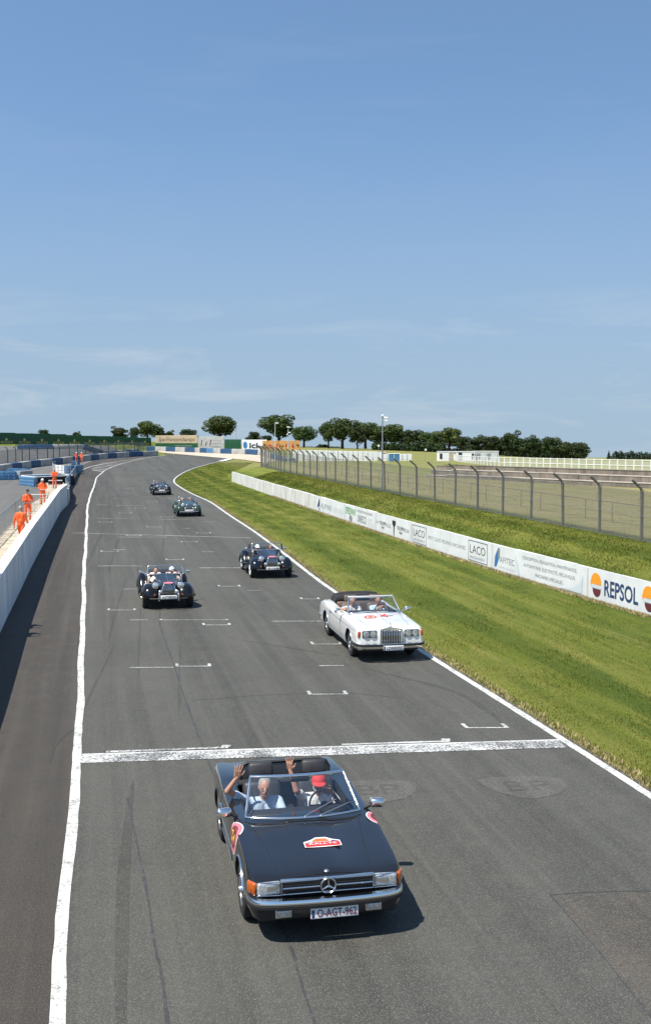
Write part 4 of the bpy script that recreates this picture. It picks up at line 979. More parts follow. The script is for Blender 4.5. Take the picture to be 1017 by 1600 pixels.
def tree_proto(seed, trunk_h, kind):
    rnd = random.Random(seed); bl = []
    if kind == 'n':
        for i in range(14):
            t = i/13; r = 2.6*(1-t)+.25; bl.append((rnd.uniform(-.2, .2), rnd.uniform(-.2, .2), 1.2+8.6*t, r, r, .75))
    else:
        for i in range(34):
            a = rnd.uniform(0, 2*math.pi); t = rnd.random()**.6; h = rnd.random(); ph = math.asin(2*h-1)
            R0 = 3.3*t*math.cos(ph); z = trunk_h+(10-trunk_h)*(.5+.40*t*math.sin(ph)); s = rnd.uniform(.75, 1.45)*(1.0 if kind == 'a' else 1.1)
            bl.append((R0*math.cos(a), R0*math.sin(a), z, s, s, s*.85))
        bl += [(0, 0, 6.0, 2.2, 2.2, 2.0)]
    m = MB(); m.tube([(0, 0, -1.5), (.05, .03, trunk_h*.6), (-.05, .05, trunk_h+1.0), (.1, 0, 7)], .3, 7, rs=[.42, .32, .26, .08])
    if kind != 'n':
        for i in range(7):
            a = i*2.4; z0 = trunk_h*.8+.35*i; m.tube([(0, 0, z0), (1.1*math.cos(a), 1.1*math.sin(a), z0+.9), (2.4*math.cos(a), 2.4*math.sin(a), z0+2.0)], .1, 5, rs=[.15, .10, .03])
    return m.mesh('trunk', M['bark'], 60), bl
TP = {}
for i, (k, th) in enumerate((('a', .9), ('b', 2.6), ('c', 1.6), ('a', 1.3), ('b', 2.2), ('n', .8))):
    tm, bl = tree_proto(40+i, th, k); mat = {'a': M['leaf'], 'b': M['leaf2'], 'c': M['leaf3'], 'n': M['needle']}[k]
    TP.setdefault(k, []).append((tm, leaf_cloud('crown', bl, 150, .19, mat, 60+i)))
TREES = [(-63.2, 330, 10.4, 5.9, 'a'), (-59.7, 337, 10.1, 3.0, 'a'), (-56.8, 344, 12.3, 6.6, 'c'), (-54.0, 351, 10.3, 4.6, 'a'), (-51.7, 358, 9.5, 3.8, 'a'), (-42.4, 335, 9.5, 5.2, 'a'), (-39.6, 407, 15.2, 11.1, 'b'), (-26.8, 404, 9.3, 5.8, 'a'), (-17.3, 401, 15.5, 12.9, 'b'), (-21.9, 398, 7.9, 3.8, 'a'), (-7.9, 395, 11.1, 8.5, 'b'), (1.1, 392, 12.5, 5.6, 'b'), (6.1, 389, 13.4, 8.8, 'b'), (11.4, 386, 10.6, 5.1, 'a'), (15.7, 423, 12.6, 9.1, 'b'), (20.9, 420, 11.0, 7.0, 'a'), (25.7, 417, 11.7, 9.4, 'b'), (32.4, 414, 9.7, 7.9, 'a'), (40.0, 411, 8.7, 7.3, 'b'), (46.8, 408, 10.6, 8.7, 'c'), (56.8, 405, 7.9, 6.3, 'a'), (62.1, 402, 7.2, 6.7, 'a'), (69.0, 399, 9.5, 7.1, 'a'), (73.0, 396, 6.0, 6.1, 'a'), (76.6, 393, 7.8, 6.5, 'a'), (81.1, 390, 6.9, 6.5, 'a'), (85.6, 387, 6.0, 6.5, 'a'), (99.3, 424, 4.7, 7.1, 'a'), (110.6, 421, 2.0, 3.0, 'n'), (-91.9, 353, 9.5, 3.4, 'a'), (-75.9, 330, 8.8, 2.8, 'a'), (-2.1, 412, 3.8, 3.4, 'n'), (-0.1, 409, 3.6, 3.9, 'a'), (51.2, 402, 7.6, 7.0, 'a'), (65.6, 406, 7.2, 7.0, 'a'), (92.5, 400, 5.4, 7.0, 'a')]
TL = {0: 'dark round tree behind the green screen, leftmost of the full crowns', 1: 'narrow dark tree just left of the light green tree', 2: 'light green bushy tree beside the cream billboard', 3: 'dark tree directly behind the left end of the cream billboard', 4: 'small dark tree above the middle of the cream billboard', 5: 'low dark round tree above the right half of the cream billboard',
      6: 'lone spreading tree with open crown above the white billboard', 7: 'dark low tree behind the board lettered ici', 8: 'largest tree, broad crown behind the two slim lamp posts', 9: 'small dark bush at the left foot of the largest tree', 10: 'brownish open crowned tree right of the largest tree', 11: 'tall slim tree, first of the row over the white hoarding',
      12: 'tall full crowned tree, second of the row over the white hoarding', 13: 'slender dark tree tucked between two full crowns left of the mast', 14: 'full green tree just left of the floodlight mast', 15: 'dark tree right behind the floodlight mast', 16: 'broad green tree just right of the floodlight mast', 17: 'dark tree between the broad green one and the bright crown over the cabin',
      18: 'round mid green tree left of the long white cabin', 19: 'bright green domed tree over the long white cabin', 20: 'dark small tree over the right end of the long cabin', 21: 'thin dark tree over the white framed cabin', 22: 'tall dark tree at the left of the dense dark clump', 23: 'low dark tree filling the gap inside the dense clump',
      24: 'dark tree in the middle of the dense clump', 25: 'dark tree right of the middle of the dense clump', 26: 'sloping dark tree second from the right end of the clump', 27: 'lowest dark tree closing the right end of the clump', 28: 'small pointed conifer alone above the white fence', 29: 'tree top peeping over the green screen at far left', 30: 'small tree top peeping over the middle of the green screen', 31: 'tiny pointed conifer between two leafy trees above the hoarding', 32: 'small dark bush beside the tiny conifer above the hoarding', 33: 'dark tree just right of the bright domed tree over the cabin', 34: 'dark tree between the framed cabin and the dense clump', 35: 'dark tree among the last three at the right end of the clump'}
for i, (x, y, zt, w, k) in enumerate(TREES):
    if 11 <= i <= 27: w *= 1.22; zt += .5
    tm, cm = TP[k][i % len(TP[k])]; zb = T(x, y); h = max(1.5, zt-zb)
    o = empty('conifer_tree' if k == 'n' else 'leafy_tree', (x, y, zb), (i*2.399) % 6.28, TL[i], 'tree', 'trees on the skyline')
    o.scale = (w/6.6, w/6.6, h/9.4) if k != 'n' else (w/5.2, w/5.2, h/10.2)
    link_mesh('trunk', tm, o); link_mesh('crown', cm, o)
def hedge(x0, x1, y, z1, label, n=12, mat='leaf'):
    rnd = random.Random(x0); o = empty('hedge', ((x0+x1)/2, y, T((x0+x1)/2, y)), 0, label, 'hedge'); bl = []
    zc = T((x0+x1)/2, y); h = z1-zc
    for i in range(n):
        bl.append(((x1-x0)*((i+.5)/n-.5), rnd.uniform(-.6, .6), h*rnd.uniform(.32, .42), (x1-x0)/n*.9, 1.4, h*rnd.uniform(.5, .62)))
    link_mesh('foliage', leaf_cloud('foliage', bl, 170, .30, M[mat], int(x0)+99), o)
    MB().cone((0, 0, -.5), (0, 0, h*.5), .15, .08, 6).build('stem', M['bark'], o)
hedge(17, 42, 381, 5.4, 'dark hedge running under the trees right of the floodlight mast', 14)
hedge(112, 136, 420, 2.0, 'dark clipped hedge above the white fence at the right edge', 12, 'needle')
hedge(-9, 6, 425, 3.4, 'distant low hedge below the gap right of the largest tree', 8, 'needle')
hedge(44, 100, 415, 3.6, 'dark undergrowth at the foot of the dense tree clump', 24)

# ------------------------------------------------------------------ people
def cap(a, b, r0, r1, m): return ('cap', Vector(a), Vector(b), r0, r1, m)
def ell(c, r, m): return ('ell', Vector(c), Vector(r), None, None, m)
def figure(name, prims, voxel, parent=None, bands=(), smooth=3):
    mb = MB()
    for k, a, b, r0, r1, m in prims:
        if k == 'cap':
            mb.cone(a, b, r0, r1, 12); mb.ball(a, r0, 12, 8); mb.ball(b, r1, 12, 8)
        else: mb.ball(a, tuple(b), 16, 10)
    o = mb.build('raw', [], None, None); md = o.modifiers.new('r', 'REMESH'); md.mode = 'VOXEL'; md.voxel_size = voxel
    ms = o.modifiers.new('s', 'SMOOTH'); ms.factor = .5; ms.iterations = smooth
    me = evaluated(o); drop(o); me.name = name
    keys = []
    for p in prims:
        if p[5] not in keys: keys.append(p[5])
    if bands and 'reflect' not in keys: keys.append('reflect')
    me.materials.clear()
    for q in keys: me.materials.append(M[q])
    n = len(me.polygons); C = np.zeros(n*3, np.float32); me.polygons.foreach_get('center', C); C = C.reshape(-1, 3).astype(np.float64)
    best = np.full(n, 1e9); idx = np.zeros(n, np.int32)
    for k, a, b, r0, r1, m in prims:
        A = np.array(a)
        if k == 'cap':
            D = np.array(b)-A; L2 = max(1e-9, D @ D); t = np.clip((C-A) @ D/L2, 0, 1); d = np.linalg.norm(C-(A+t[:, None]*D), axis=1)-(r0+(r1-r0)*t)
        else:
            Rr = np.array(b); d = (np.linalg.norm((C-A)/Rr, axis=1)-1)*Rr.min()
        s = d < best; best[s] = d[s]; idx[s] = keys.index(m)
    for m, z0, z1 in bands:
        s = (idx == keys.index(m)) & (C[:, 2] > z0) & (C[:, 2] < z1); idx[s] = keys.index('reflect')
    me.polygons.foreach_set('material_index', idx); finish(me, 180); me.update()
    return link_mesh(name, me, parent)
def head(c, fwd, skin='skin', hair='hair', beard=False, bald=False, s=1.0):
    c = Vector(c); f = Vector(fwd).normalized(); r = Vector((0, 0, 1)).cross(f).normalized(); u = Vector((0, 0, 1))
    def at(a, b, z): return c+(r*a+f*b+u*z)*s
    P = [ell(c, (.079*s, .094*s, .112*s), skin), cap(at(0, .035, -.055), at(0, .055, -.085), .052*s, .035*s, 'hair' if beard else skin),
         cap(at(0, .088, .012), at(0, .106, -.022), .010*s, .014*s, skin), ell(at(.078, -.005, -.005), (.014*s, .02*s, .03*s), skin), ell(at(-.078, -.005, -.005), (.014*s, .02*s, .03*s), skin),
         ell(at(.031, .080, .012), (.009*s,)*3, 'eye'), ell(at(-.031, .080, .012), (.009*s,)*3, 'eye'), cap(at(.022, .087, -.055), at(-.022, .087, -.055), .008*s, .008*s, 'lip')]
    if beard: P += [cap(at(.055, .03, -.05), at(.03, .075, -.075), .03*s, .03*s, 'hair'), cap(at(-.055, .03, -.05), at(-.03, .075, -.075), .03*s, .03*s, 'hair')]
    if not bald: P += [ell(at(0, -.022, .032), (.087*s, .090*s, .096*s), hair)]
    return P
def hand(w, d, side, m='skin', curl=.25, s=1.0, fan=0.0):
    """w wrist, d direction of the fingers, side = direction from little finger to thumb."""
    w, d = Vector(w), Vector(d).normalized(); sd = Vector(side); sd = (sd-d*sd.dot(d)).normalized(); n = d.cross(sd)
    P = []
    for i, (o, l) in enumerate(((-.033, .060), (-.011, .074), (.011, .080), (.032, .072))):
        k = w+(d*.092+sd*o)*s; P.append(cap(w+(d*.02+sd*o*.7)*s, k, .015*s, .0125*s, m)); fd = (d+sd*o*fan).normalized(); e1 = k+(fd*l*.5+n*l*.5*curl*.5)*s; e2 = e1+(fd*l*.5*(1-curl*.4)+n*l*.5*curl)*s
        P += [cap(k, e1, .0095*s, .009*s, m), cap(e1, e2, .009*s, .0075*s, m)]
    b = w+(d*.03+sd*.03)*s; t1 = b+(d*.03+sd*.035)*s; P += [cap(b, t1, .014*s, .011*s, m), cap(t1, t1+(d*.035+sd*.012)*s, .010*s, .008*s, m)]
    return P
def arm(sh, el, wr, fdir, side, sleeve, bare, s=1.0, half=True, glove='skin', fan=0.0):
    sh, el, wr = Vector(sh), Vector(el), Vector(wr)
    if half:
        mid = sh.lerp(el, .62); P = [cap(sh, mid, .062*s, .060*s, sleeve), cap(mid, el, .045*s, .040*s, bare), cap(el, wr, .040*s, .027*s, bare)]
    else: P = [cap(sh, el, .062*s, .052*s, sleeve), cap(el, wr.lerp(el, .08), .050*s, .038*s, sleeve)]
    return P+hand(wr, fdir, side, glove, .3 if not fan else .15, s*(1.08 if fan else 1), fan)
def seated(x, y, z, top, bottom, hd, hdir=(0, -1, 0), s=1.0, **hk):
    """Seated torso and legs facing -y; returns prims and shoulder points."""
    p = lambda a, b, c: Vector((x+a*s, y+b*s, z+c*s))
    P = [cap(p(0, 0, .09), p(0, .05, .22), .150*s, .140*s, top), cap(p(-.07, .05, .22), p(-.09, .10, .42), .115*s, .110*s, top), cap(p(.07, .05, .22), p(.09, .10, .42), .115*s, .110*s, top), cap(p(-.17, .11, .47), p(.17, .11, .47), .070*s, .070*s, top), cap(p(0, .11, .48), p(0, .08, .60), .060*s, .052*s, 'skin')]
    for q in (-1, 1): P += [cap(p(.09*q, 0, .08), p(.14*q, -.44, .16), .085*s, .062*s, bottom), cap(p(.14*q, -.44, .16), p(.12*q, -.74, -.10), .058*s, .042*s, bottom), cap(p(.12*q, -.72, -.14), p(.12*q, -.90, -.13), .04*s, .035*s, 'shoe')]
    return P+head(p(0, .045, .70)+Vector(hd), hdir, s=s, **hk), p(-.19, .11, .47), p(.19, .11, .47)
def cap_hat(parent, c, fwd, mat, s=1.0, peak=True):
    c = Vector(c); f = Vector(fwd).normalized(); r = Vector((0, 0, 1)).cross(f).normalized(); m = MB(); rows = []
    for j in range(7):
        ph = math.pi/2*j/6; rows.append([c+r*(.093*s*math.sin(ph)*math.cos(a))+f*(.106*s*math.sin(ph)*math.sin(a)-.012*s)+Vector((0, 0, .022*s+.100*s*math.cos(ph))) for a in [2*math.pi*i/18 for i in range(19)]])
    m.grid(rows, True)
    if peak:
        pr = []
        for rr in (0, 1):
            pr.append([c+r*(.085*s*math.cos(a))+f*(.085*s+(.085*s*rr)*max(.15, math.sin(a)))*1.0*(math.sin(a)*.35+.65)+Vector((0, 0, .030*s-.018*s*rr)) for a in [math.pi*i/10 for i in range(11)]])
        m.grid(pr); m.grid([[Vector(p)+Vector((0, 0, .006)) for p in q] for q in pr], True)
    return m.build('cap', M[mat], parent, 60)
def person(label, loc, rz, prims, voxel=.012, group=None, bands=()):
    o = figure('person', prims, voxel, None, bands); o.location = loc; o.rotation_euler = (0, 0, rz)
    return tag(o, label, 'person', group)

# ------------------------------------------------------------------ marshals on the walkway
def marshal(pose, hair='darkhair', s=1.0):
    L = lambda a, b, c: Vector((a*s, b*s, c*s)); t = 'hivis'
    st = .16 if pose == 'walk' else .02
    P = [cap(L(0, 0, .95), L(0, .01, 1.10), .150*s, .145*s, t), cap(L(-.08, .01, 1.1), L(-.10, .02, 1.36), .115*s, .112*s, t), cap(L(.08, .01, 1.1), L(.10, .02, 1.36), .115*s, .112*s, t), cap(L(-.16, .02, 1.42), L(.16, .02, 1.42), .075*s, .075*s, t), cap(L(0, .02, 1.44), L(0, -.005, 1.54), .058*s, .052*s, 'skin')]
    for q in (-1, 1):
        k = L(.115*q, -.03-st*q, .52); an = L(.12*q, .04-st*1.6*q*(.6 if q < 0 else 1), .10)
        P += [cap(L(.09*q, 0, .92), k, .098*s, .075*s, t), cap(k, an, .074*s, .062*s, t), cap(an+L(0, 0, -.05), an+L(.01*q, -.16, -.06), .048*s, .042*s, 'shoe')]
        sh = L(.20*q, .02, 1.41)
        if pose == 'fold': el, wr, fd = L(.27*q, -.06, 1.15), L(-.06*q, -.20, 1.19+.04*q), L(-q, .1, .1)
        elif pose == 'front': el, wr, fd = L(.28*q, .0, 1.14), L(.05*q, -.20, 1.02), L(-q*.8, -.2, -.4)
        elif pose == 'back': el, wr, fd = L(.29*q, .08, 1.15), L(.08*q, .19, .98), L(-q, .1, -.2)
        elif pose == 'lean': el, wr, fd = L(.30*q, -.16, 1.15), L(.18*q, -.36, 1.02), L(-q*.5, -.7, 0)
        else: el, wr, fd = L(.27*q, .03+st*.3*q, 1.13), L(.29*q, -.06+st*.9*q, .88), L(.05*q, -.1, -1)
        P += arm(sh, el, wr, fd, (0, -1, .2), t, 'skin', s, False)
    P += head(L(0, -.01, 1.66), (0, -1, 0), hair=hair, s=s)
    return P
def wk_world(y, off): p = Vector((pwx(y), y, 0))+pwn(y)*off; return (p.x, p.y, g(y)+PLAT+.01)
BND = [('hivis', .30, .35), ('hivis', .44, .48), ('hivis', 1.00, 1.045)]
G = 'track marshals along the pit wall'
mk = [(48.2, .62, 'walk', 'hair', R(172), 'person in plain orange overall walking on the walkway nearest the camera', False, ()),
      (61.5, 1.25, 'fold', 'darkhair', R(20), 'person in orange overall and dark cap, arms folded, second along walkway', 'interior', BND),
      (74.5, 1.15, 'front', 'darkhair', R(5), 'person in orange overall with white cap behind the barrier frame', 'white', BND),
      (94.0, 1.0, 'fold', 'hair', R(10), 'person in orange overall standing bareheaded at the end of the walkway', False, BND)]
for y, off, pose, hr, rz, lab, hat, bn in mk:
    o = person(lab, wk_world(y, off), rz, marshal(pose, hr, 1.0 if y < 90 else .97), .014, G, bn)
    if hat: cap_hat(o, (0, -.01, 1.66), (0, -1, 0), hat, 1.05)
o = person('left of two people in orange overalls beyond the guard rail nose', (-41.0, 177.5, g(177.5)), R(35), marshal('back', 'darkhair'), .016, G, BND); cap_hat(o, (0, -.01, 1.66), (0, -1, 0), 'white', 1.05)
o = person('right of two people in orange overalls beyond the guard rail nose', (-40.25, 178.0, g(178)), R(-30), marshal('stand', 'hair'), .016, G, BND); cap_hat(o, (0, -.01, 1.66), (0, -1, 0), 'white', 1.05)
pod_ = empty('unseen_podium', wk_world(29.8, .95), R(12), 'unseen grey podium lifting two people so their shadows clear the near pit wall', 'podium')  # out-of-view block added so the pair's shadows reach past the wall's
MB().rbox((0, 0, .4), (1.1, 2.8, .8), .03, seg=1).build('step_block', M['concrete'], pod_)
for k, (yy_, off) in enumerate(((29.2, .50), (30.5, .52))):
    person('person in orange overall leaning on the near pit wall, %s pair' % ('first of' if k == 0 else 'second of'), tuple(Vector(wk_world(yy_, off))+Vector((0, 0, .8))), R(95), marshal('lean', 'darkhair'), .016, G, BND)
# ------------------------------------------------------------------ car building tools (cars face -y, origin on the ground between the axles)
def pchip(xk, yk, x):
    xk, yk = np.array(xk, float), np.array(yk, float); h = np.diff(xk); d = np.diff(yk)/h; m = np.zeros(len(xk))
    for i in range(1, len(xk)-1):
        if d[i-1]*d[i] > 0: w1, w2 = 2*h[i]+h[i-1], h[i]+2*h[i-1]; m[i] = (w1+w2)/(w1/d[i-1]+w2/d[i])
    m[0], m[-1] = d[0], d[-1]
    i = np.clip(np.searchsorted(xk, x)-1, 0, len(xk)-2); t = (x-xk[i])/h[i]
    return (yk[i]*(1+2*t)*(1-t)**2+h[i]*m[i]*t*(1-t)**2+yk[i+1]*t*t*(3-2*t)-h[i]*m[i+1]*t*t*(1-t))
class Loft:
    def __init__(s, keys):
        s.yk = [k[0] for k in keys]; s.P = np.array([k[1] for k in keys])
    def prof(s, y): return [(float(pchip(s.yk, s.P[:, j, 0], y)), float(pchip(s.yk, s.P[:, j, 1], y))) for j in range(s.P.shape[1])]
    def pt(s, y, j, off=0.0, sg=1): x, z = s.prof(y)[j]; return Vector((sg*x, y, z+off))
    def side_x(s, y, z):
        pr = s.prof(y)
        for (x0, z0), (x1, z1) in zip(pr, pr[1:]):
            if z1 <= z <= z0 and x1 > .3: return x0+(x1-x0)*(0 if z0 == z1 else (z0-z)/(z0-z1))
        return pr[len(pr)//2][0]
    def top_z(s, y, x):
        pr = s.prof(y)
        for (x0, z0), (x1, z1) in zip(pr, pr[1:]):
            if x0 <= abs(x) <= x1: return z0+(z1-z0)*((abs(x)-x0)/max(1e-6, x1-x0))
        return pr[0][1]
    def mesh(s, n=46):
        ys = sorted(set(list(np.linspace(s.yk[0], s.yk[-1], n))+s.yk)); rows = []
        for y in ys:
            pr = s.prof(y); rows.append([(x, y, z) for x, z in pr]+[(-x, y, z) for x, z in pr[-2:0:-1]])
        m = len(rows[0]); mb = MB(); v = [p for r in rows for p in r]; f = []
        for j in range(len(rows)-1):
            for i in range(m): f.append((j*m+i, j*m+(i+1) % m, (j+1)*m+(i+1) % m, (j+1)*m+i))
        f.append(list(range(m))[::-1]); f.append([(len(rows)-1)*m+i for i in range(m)]); mb.add(v, [q[::-1] for q in f]); return mb
def carve(mb, name, mats, cutters, classify, parent, ang=32):
    """Boolean-cut the closed body shell and sort the new faces into materials."""
    o = mb.build('raw', mats[0], None, None); cs = []
    for c in cutters:
        q = c.build('cut', [], None, None); cs.append(q); md = o.modifiers.new('b', 'BOOLEAN'); md.operation = 'DIFFERENCE'; md.solver = 'EXACT'; md.object = q
    me = evaluated(o); drop(o)
    for q in cs: drop(q)
    me.name = name; me.materials.clear()
    for m in mats: me.materials.append(m)
    for p in me.polygons: p.material_index = classify(p.center, p.normal)
    finish(me, ang); me.update(); return link_mesh(name, me, parent)
def sweep(path, sec, closed=False):
    """Section (out, up) swept along a mostly horizontal path; out is to the right of travel."""
    P = [Vector(p) for p in path]; rows = []
    for i, p in enumerate(P):
        d = (P[min(i+1, len(P)-1)]-P[max(i-1, 0)]); d.z = 0; d.normalize(); nn = Vector((d.y, -d.x, 0))
        rows.append([p+nn*a+Vector((0, 0, b)) for a, b in sec])
    m = MB(); n = len(sec); v = [q for r in rows for q in r]; f = []
    for j in range(len(rows)-1):
        for i in range(n): f.append((j*n+i, (j+1)*n+i, (j+1)*n+(i+1) % n, j*n+(i+1) % n))
    f.append(list(range(n))); f.append([(len(rows)-1)*n+i for i in range(n)][::-1]); return m.add(v, f)
def wheel(parent, x, y, r, w, rim_r, sg, style, rim_mat, steer=0.0):
    tp = [(rim_r-.01, -w*.42), (rim_r+.02, -w*.5), (r-.05, -w*.52), (r-.012, -w*.44), (r, -w*.30), (r, w*.30), (r-.012, w*.44), (r-.05, w*.52), (rim_r+.02, w*.5), (rim_r-.01, w*.42)]
    a = MB().lathe(tp, (0, 0, 0), (1, 0, 0), 28).build('wheel', M['tyre'], parent, 40); a.location = (x, y, r); a.rotation_euler = (0, 0, steer)
    m = MB(); o = w*.5*sg; ax = (sg, 0, 0)
    m.lathe([(.02, 0), (rim_r*.30, 0), (rim_r*.34, -.012), (rim_r*.80, -.03), (rim_r*.84, -.004), (rim_r*1.0, .006), (rim_r*1.02, -.02), (rim_r*.6, -.05)], (o*.92, 0, 0), ax, 28)
    rim = m.build('rim', rim_mat, a, 30)
    m = MB(); n = {'bundt': 14, 'disc': 10, 'wire': 24}[style]
    for i in range(n):
        t = 2*math.pi*i/n
        if style == 'wire': m.cone((o*.9, 0, 0), (o*.86, math.cos(t)*rim_r*.9, math.sin(t)*rim_r*.9), .006, .006, 4)
        else: m.lathe([(.005, 0), (rim_r*(.085 if style == 'bundt' else .07), 0), (.005, .004)], (o*.92-sg*.013, math.cos(t)*rim_r*.60, math.sin(t)*rim_r*.60), ax, 8)
    m.build('rim_holes' if style != 'wire' else 'spokes', M['trim'] if style != 'wire' else rim_mat, rim, 40)
    MB().lathe([(.01, .03), (rim_r*.20, .03), (rim_r*.24, .0), (.01, 0)], (o*.92, 0, 0), ax, 14).build('hub_cap', M['chrome'], rim, 40)
    return a
def cyl_x(y, z, r): return MB().lathe([(.001, -1.2), (r, -1.2), (r, 1.2), (.001, 1.2)], (0, y, z), (1, 0, 0), 40)
def arch(parent, side_fn, y, r, zc, mat, a0, a1, rad=.012):
    for sg in (-1, 1):
        pts = []
        for i in range(25):
            a = R(a0+(a1-a0)*i/24); yy, zz = y+r*math.cos(a), zc+r*math.sin(a); pts.append((sg*(side_fn(yy, zz)+.002), yy, zz))
        MB().tube(pts, rad, 6).build('wheel_arch_trim', mat, parent, 60)
def screen_surf(b, t, by, bz, ty, tz, cb, ct):
    def f(u, v):
        return Vector((u*lerp(b, t, v), lerp(by, ty, v)-(1-u*u)*lerp(cb, ct, v), lerp(bz, tz, v)+(1-u*u)*.012))
    return f
def windscreen(parent, f, r, mat, gl, name='windscreen'):
    n = 14; loop = [f(-1+2*i/n, 0) for i in range(n+1)]+[f(1, k/6) for k in range(1, 6)]+[f(1-2*i/n, 1) for i in range(n+1)]+[f(-1, 1-k/6) for k in range(1, 6)]
    fr = MB().tube(loop, r, 7, True).build('windscreen_frame', mat, parent, 60)
    MB().grid([[f(-1+2*i/n, v/5) for i in range(n+1)] for v in range(6)]).build('windscreen', gl, fr, 180); return fr
def seat(parent, x, y, z, w, mat, back=.58, head_=True, lean=R(18)):
    c = MB().rbox((x, y-.22, z), (w, .52, .16), .06, (R(-6), 0, 0)).build('seat_cushion', mat, parent, 60)
    MB().rbox((x, y+.10, z+back*.5), (w, .15, back), .06, (-lean, 0, 0)).build('seat_back', mat, parent, 60)
    if head_: MB().rbox((x, y+.10+back*.5*math.sin(lean)+.05, z+back+.12), (w*.66, .10, .19), .04, (-lean, 0, 0)).build('headrest', mat, parent, 60)
def steering(parent, c, r, tilt=R(62)):
    m = MB(); q = Euler((tilt, 0, 0)).to_matrix(); m.tube([Vector(c)+q @ Vector((r*math.cos(a), r*math.sin(a), 0)) for a in [2*math.pi*i/24 for i in range(24)]], .014, 6, True)
    for a in (0, 180, 270): m.tube([c, Vector(c)+q @ Vector((r*math.cos(R(a)), r*math.sin(R(a)), 0))], .012, 5)
    m.ball(c, .05, 10, 6); m.build('steering_wheel', M['trim'], parent, 60)
def car_root(name, label, x, y, rz, group=None):
    sl = math.atan((g(y+1)-g(y-1))/2); o = empty(name, (x, y, g(y)+.045), 0, label, 'car', group); o.rotation_euler = Euler((sl, 0, rz)); return o
def plate_text(parent, s, c, w, h, mat, th=.012, tilt=0.0):
    m = Euler((tilt, 0, 0)).to_matrix()
    lettering(s, lambda u, v: Vector(c)+m @ Vector((u, -th, v)), w, h, -w/2, -h/2, off=.012).build('lettering', mat, parent, None)
def seat_in(o, p):
    p.location = o.location; p.rotation_euler = o.rotation_euler; p.scale = o.scale; return p

# ------------------------------------------------------------------ black roadster in the foreground
def sl_prof(zc, xh, xf, zf, ws, zs, b, dome=.014, mid=.60):
    return [(0, zc), (xh*.36, zc-.004), (xh*.42, zc-dome-.002), (xh, zc-dome-.020), (xf, zf), (xf+(ws-xf)*.62, zf-.012), (ws-.012, zs), (ws, mid), (ws, .50), (ws-.012, .36), (ws-.05, .27), (ws-.09, b), (0, b)]
SLK = [(-1.97, sl_prof(.655, .50, .70, .645, .800, .61, .30, .004)), (-1.94, sl_prof(.705, .51, .735, .695, .838, .645, .27, .008)), (-1.85, sl_prof(.740, .515, .76, .728, .866, .67, .24)), (-1.6, sl_prof(.772, .54, .775, .762, .885, .69, .22)), (-1.23, sl_prof(.805, .575, .785, .798, .893, .72, .20)), (-.62, sl_prof(.858, .655, .79, .848, .897, .765, .20)),
       (-.40, sl_prof(.868, .68, .79, .856, .897, .775, .20, .014)), (.2, sl_prof(.858, .68, .80, .852, .897, .79, .20, .003)), (.9, sl_prof(.866, .68, .80, .862, .897, .79, .20, .003)), (1.25, sl_prof(.888, .66, .79, .872, .893, .785, .20, .003)), (1.92, sl_prof(.852, .62, .76, .842, .872, .75, .24, .003)), (2.12, sl_prof(.81, .58, .73, .805, .85, .72, .30, .003)), (2.18, sl_prof(.70, .55, .70, .69, .81, .64, .34, .003))]
sl = Loft(SLK)
car = car_root('convertible_car', 'black open two seat roadster with chrome bumper nearest the camera', -.365, 13.45, R(11.4))
cock = MB(); cock.prism([(-.60, -.34, .32), (.60, -.34, .32), (.655, -.20, .32), (.665, .85, .32), (.55, 1.03, .32), (-.55, 1.03, .32), (-.665, .85, .32), (-.655, -.20, .32)], (0, 0, 1))
AX = (-1.23, 1.225)
def cls(c, n):
    for a in AX:
        d = math.hypot(c.y-a, c.z-.32)
        if d < .375 and abs(c.x) < .89 and (abs(n.x) < .4): 
            if abs(d-.365) < .02: return 1
    if -.345 < c.y < 1.035 and abs(c.x) < .668 and .31 < c.z < .84: return 2
    return 0
carve(sl.mesh(), 'body', [M['black_paint'], M['trim'], M['interior']], [cyl_x(AX[0], .32, .365), cyl_x(AX[1], .32, .365), cock], cls, car)
for y in AX:
    arch(car, sl.side_x, y, .372, .32, M['chrome'] if y < 0 else M['trim'], -8, 172 if y < 0 else 180, .013)
    for sg in (-1, 1): wheel(car, sg*.772, y, .315, .195, .19, sg, 'bundt', M['satin'])
def body_line(pts, r=.0035, name='panel_gap', mat='gap', parent=None): return MB().tube(pts, r, 4).build(name, M[mat], parent or car, None)
yy = list(np.linspace(-1.925, -.52, 20))
for sg in (-1, 1):
    body_line([sl.pt(y, 3, .001, sg) for y in yy])
    body_line([Vector((sg*sl.pt(y, 2).x, y, sl.pt(y, 2).z+.001)) for y in yy], .002, 'hood_crease', 'trim')
    for yd in (-.46, .72): body_line([(sg*(sl.side_x(yd, z)+.001), yd, z) for z in np.linspace(.83, .30, 10)])
    body_line([(sg*(sl.side_x(y, .30)+.004), y, .30) for y in np.linspace(-.80, .82, 10)], .012, 'sill_trim', 'chrome')
    body_line([(sg*(sl.side_x(y, .56)+.004), y, .56) for y in np.linspace(-.80, .82, 10)], .006, 'side_moulding', 'chrome')
    MB().rbox((sg*(sl.side_x(.55, .70)+.016), .55, .70), (.03, .16, .03), .012).build('door_handle', M['chrome'], car)
    body_line([Vector((sg*.672, y, sl.top_z(y, .672)+.006)) for y in np.linspace(-.25, .85, 10)], .010, 'door_top_trim', 'trim')
body_line([Vector((x, -1.93, sl.top_z(-1.93, x)+.002)) for x in np.linspace(-.51, .51, 9)])
body_line([Vector((x, .0+1.12, sl.top_z(1.12, x)+.001)) for x in np.linspace(-.66, .66, 9)]); 
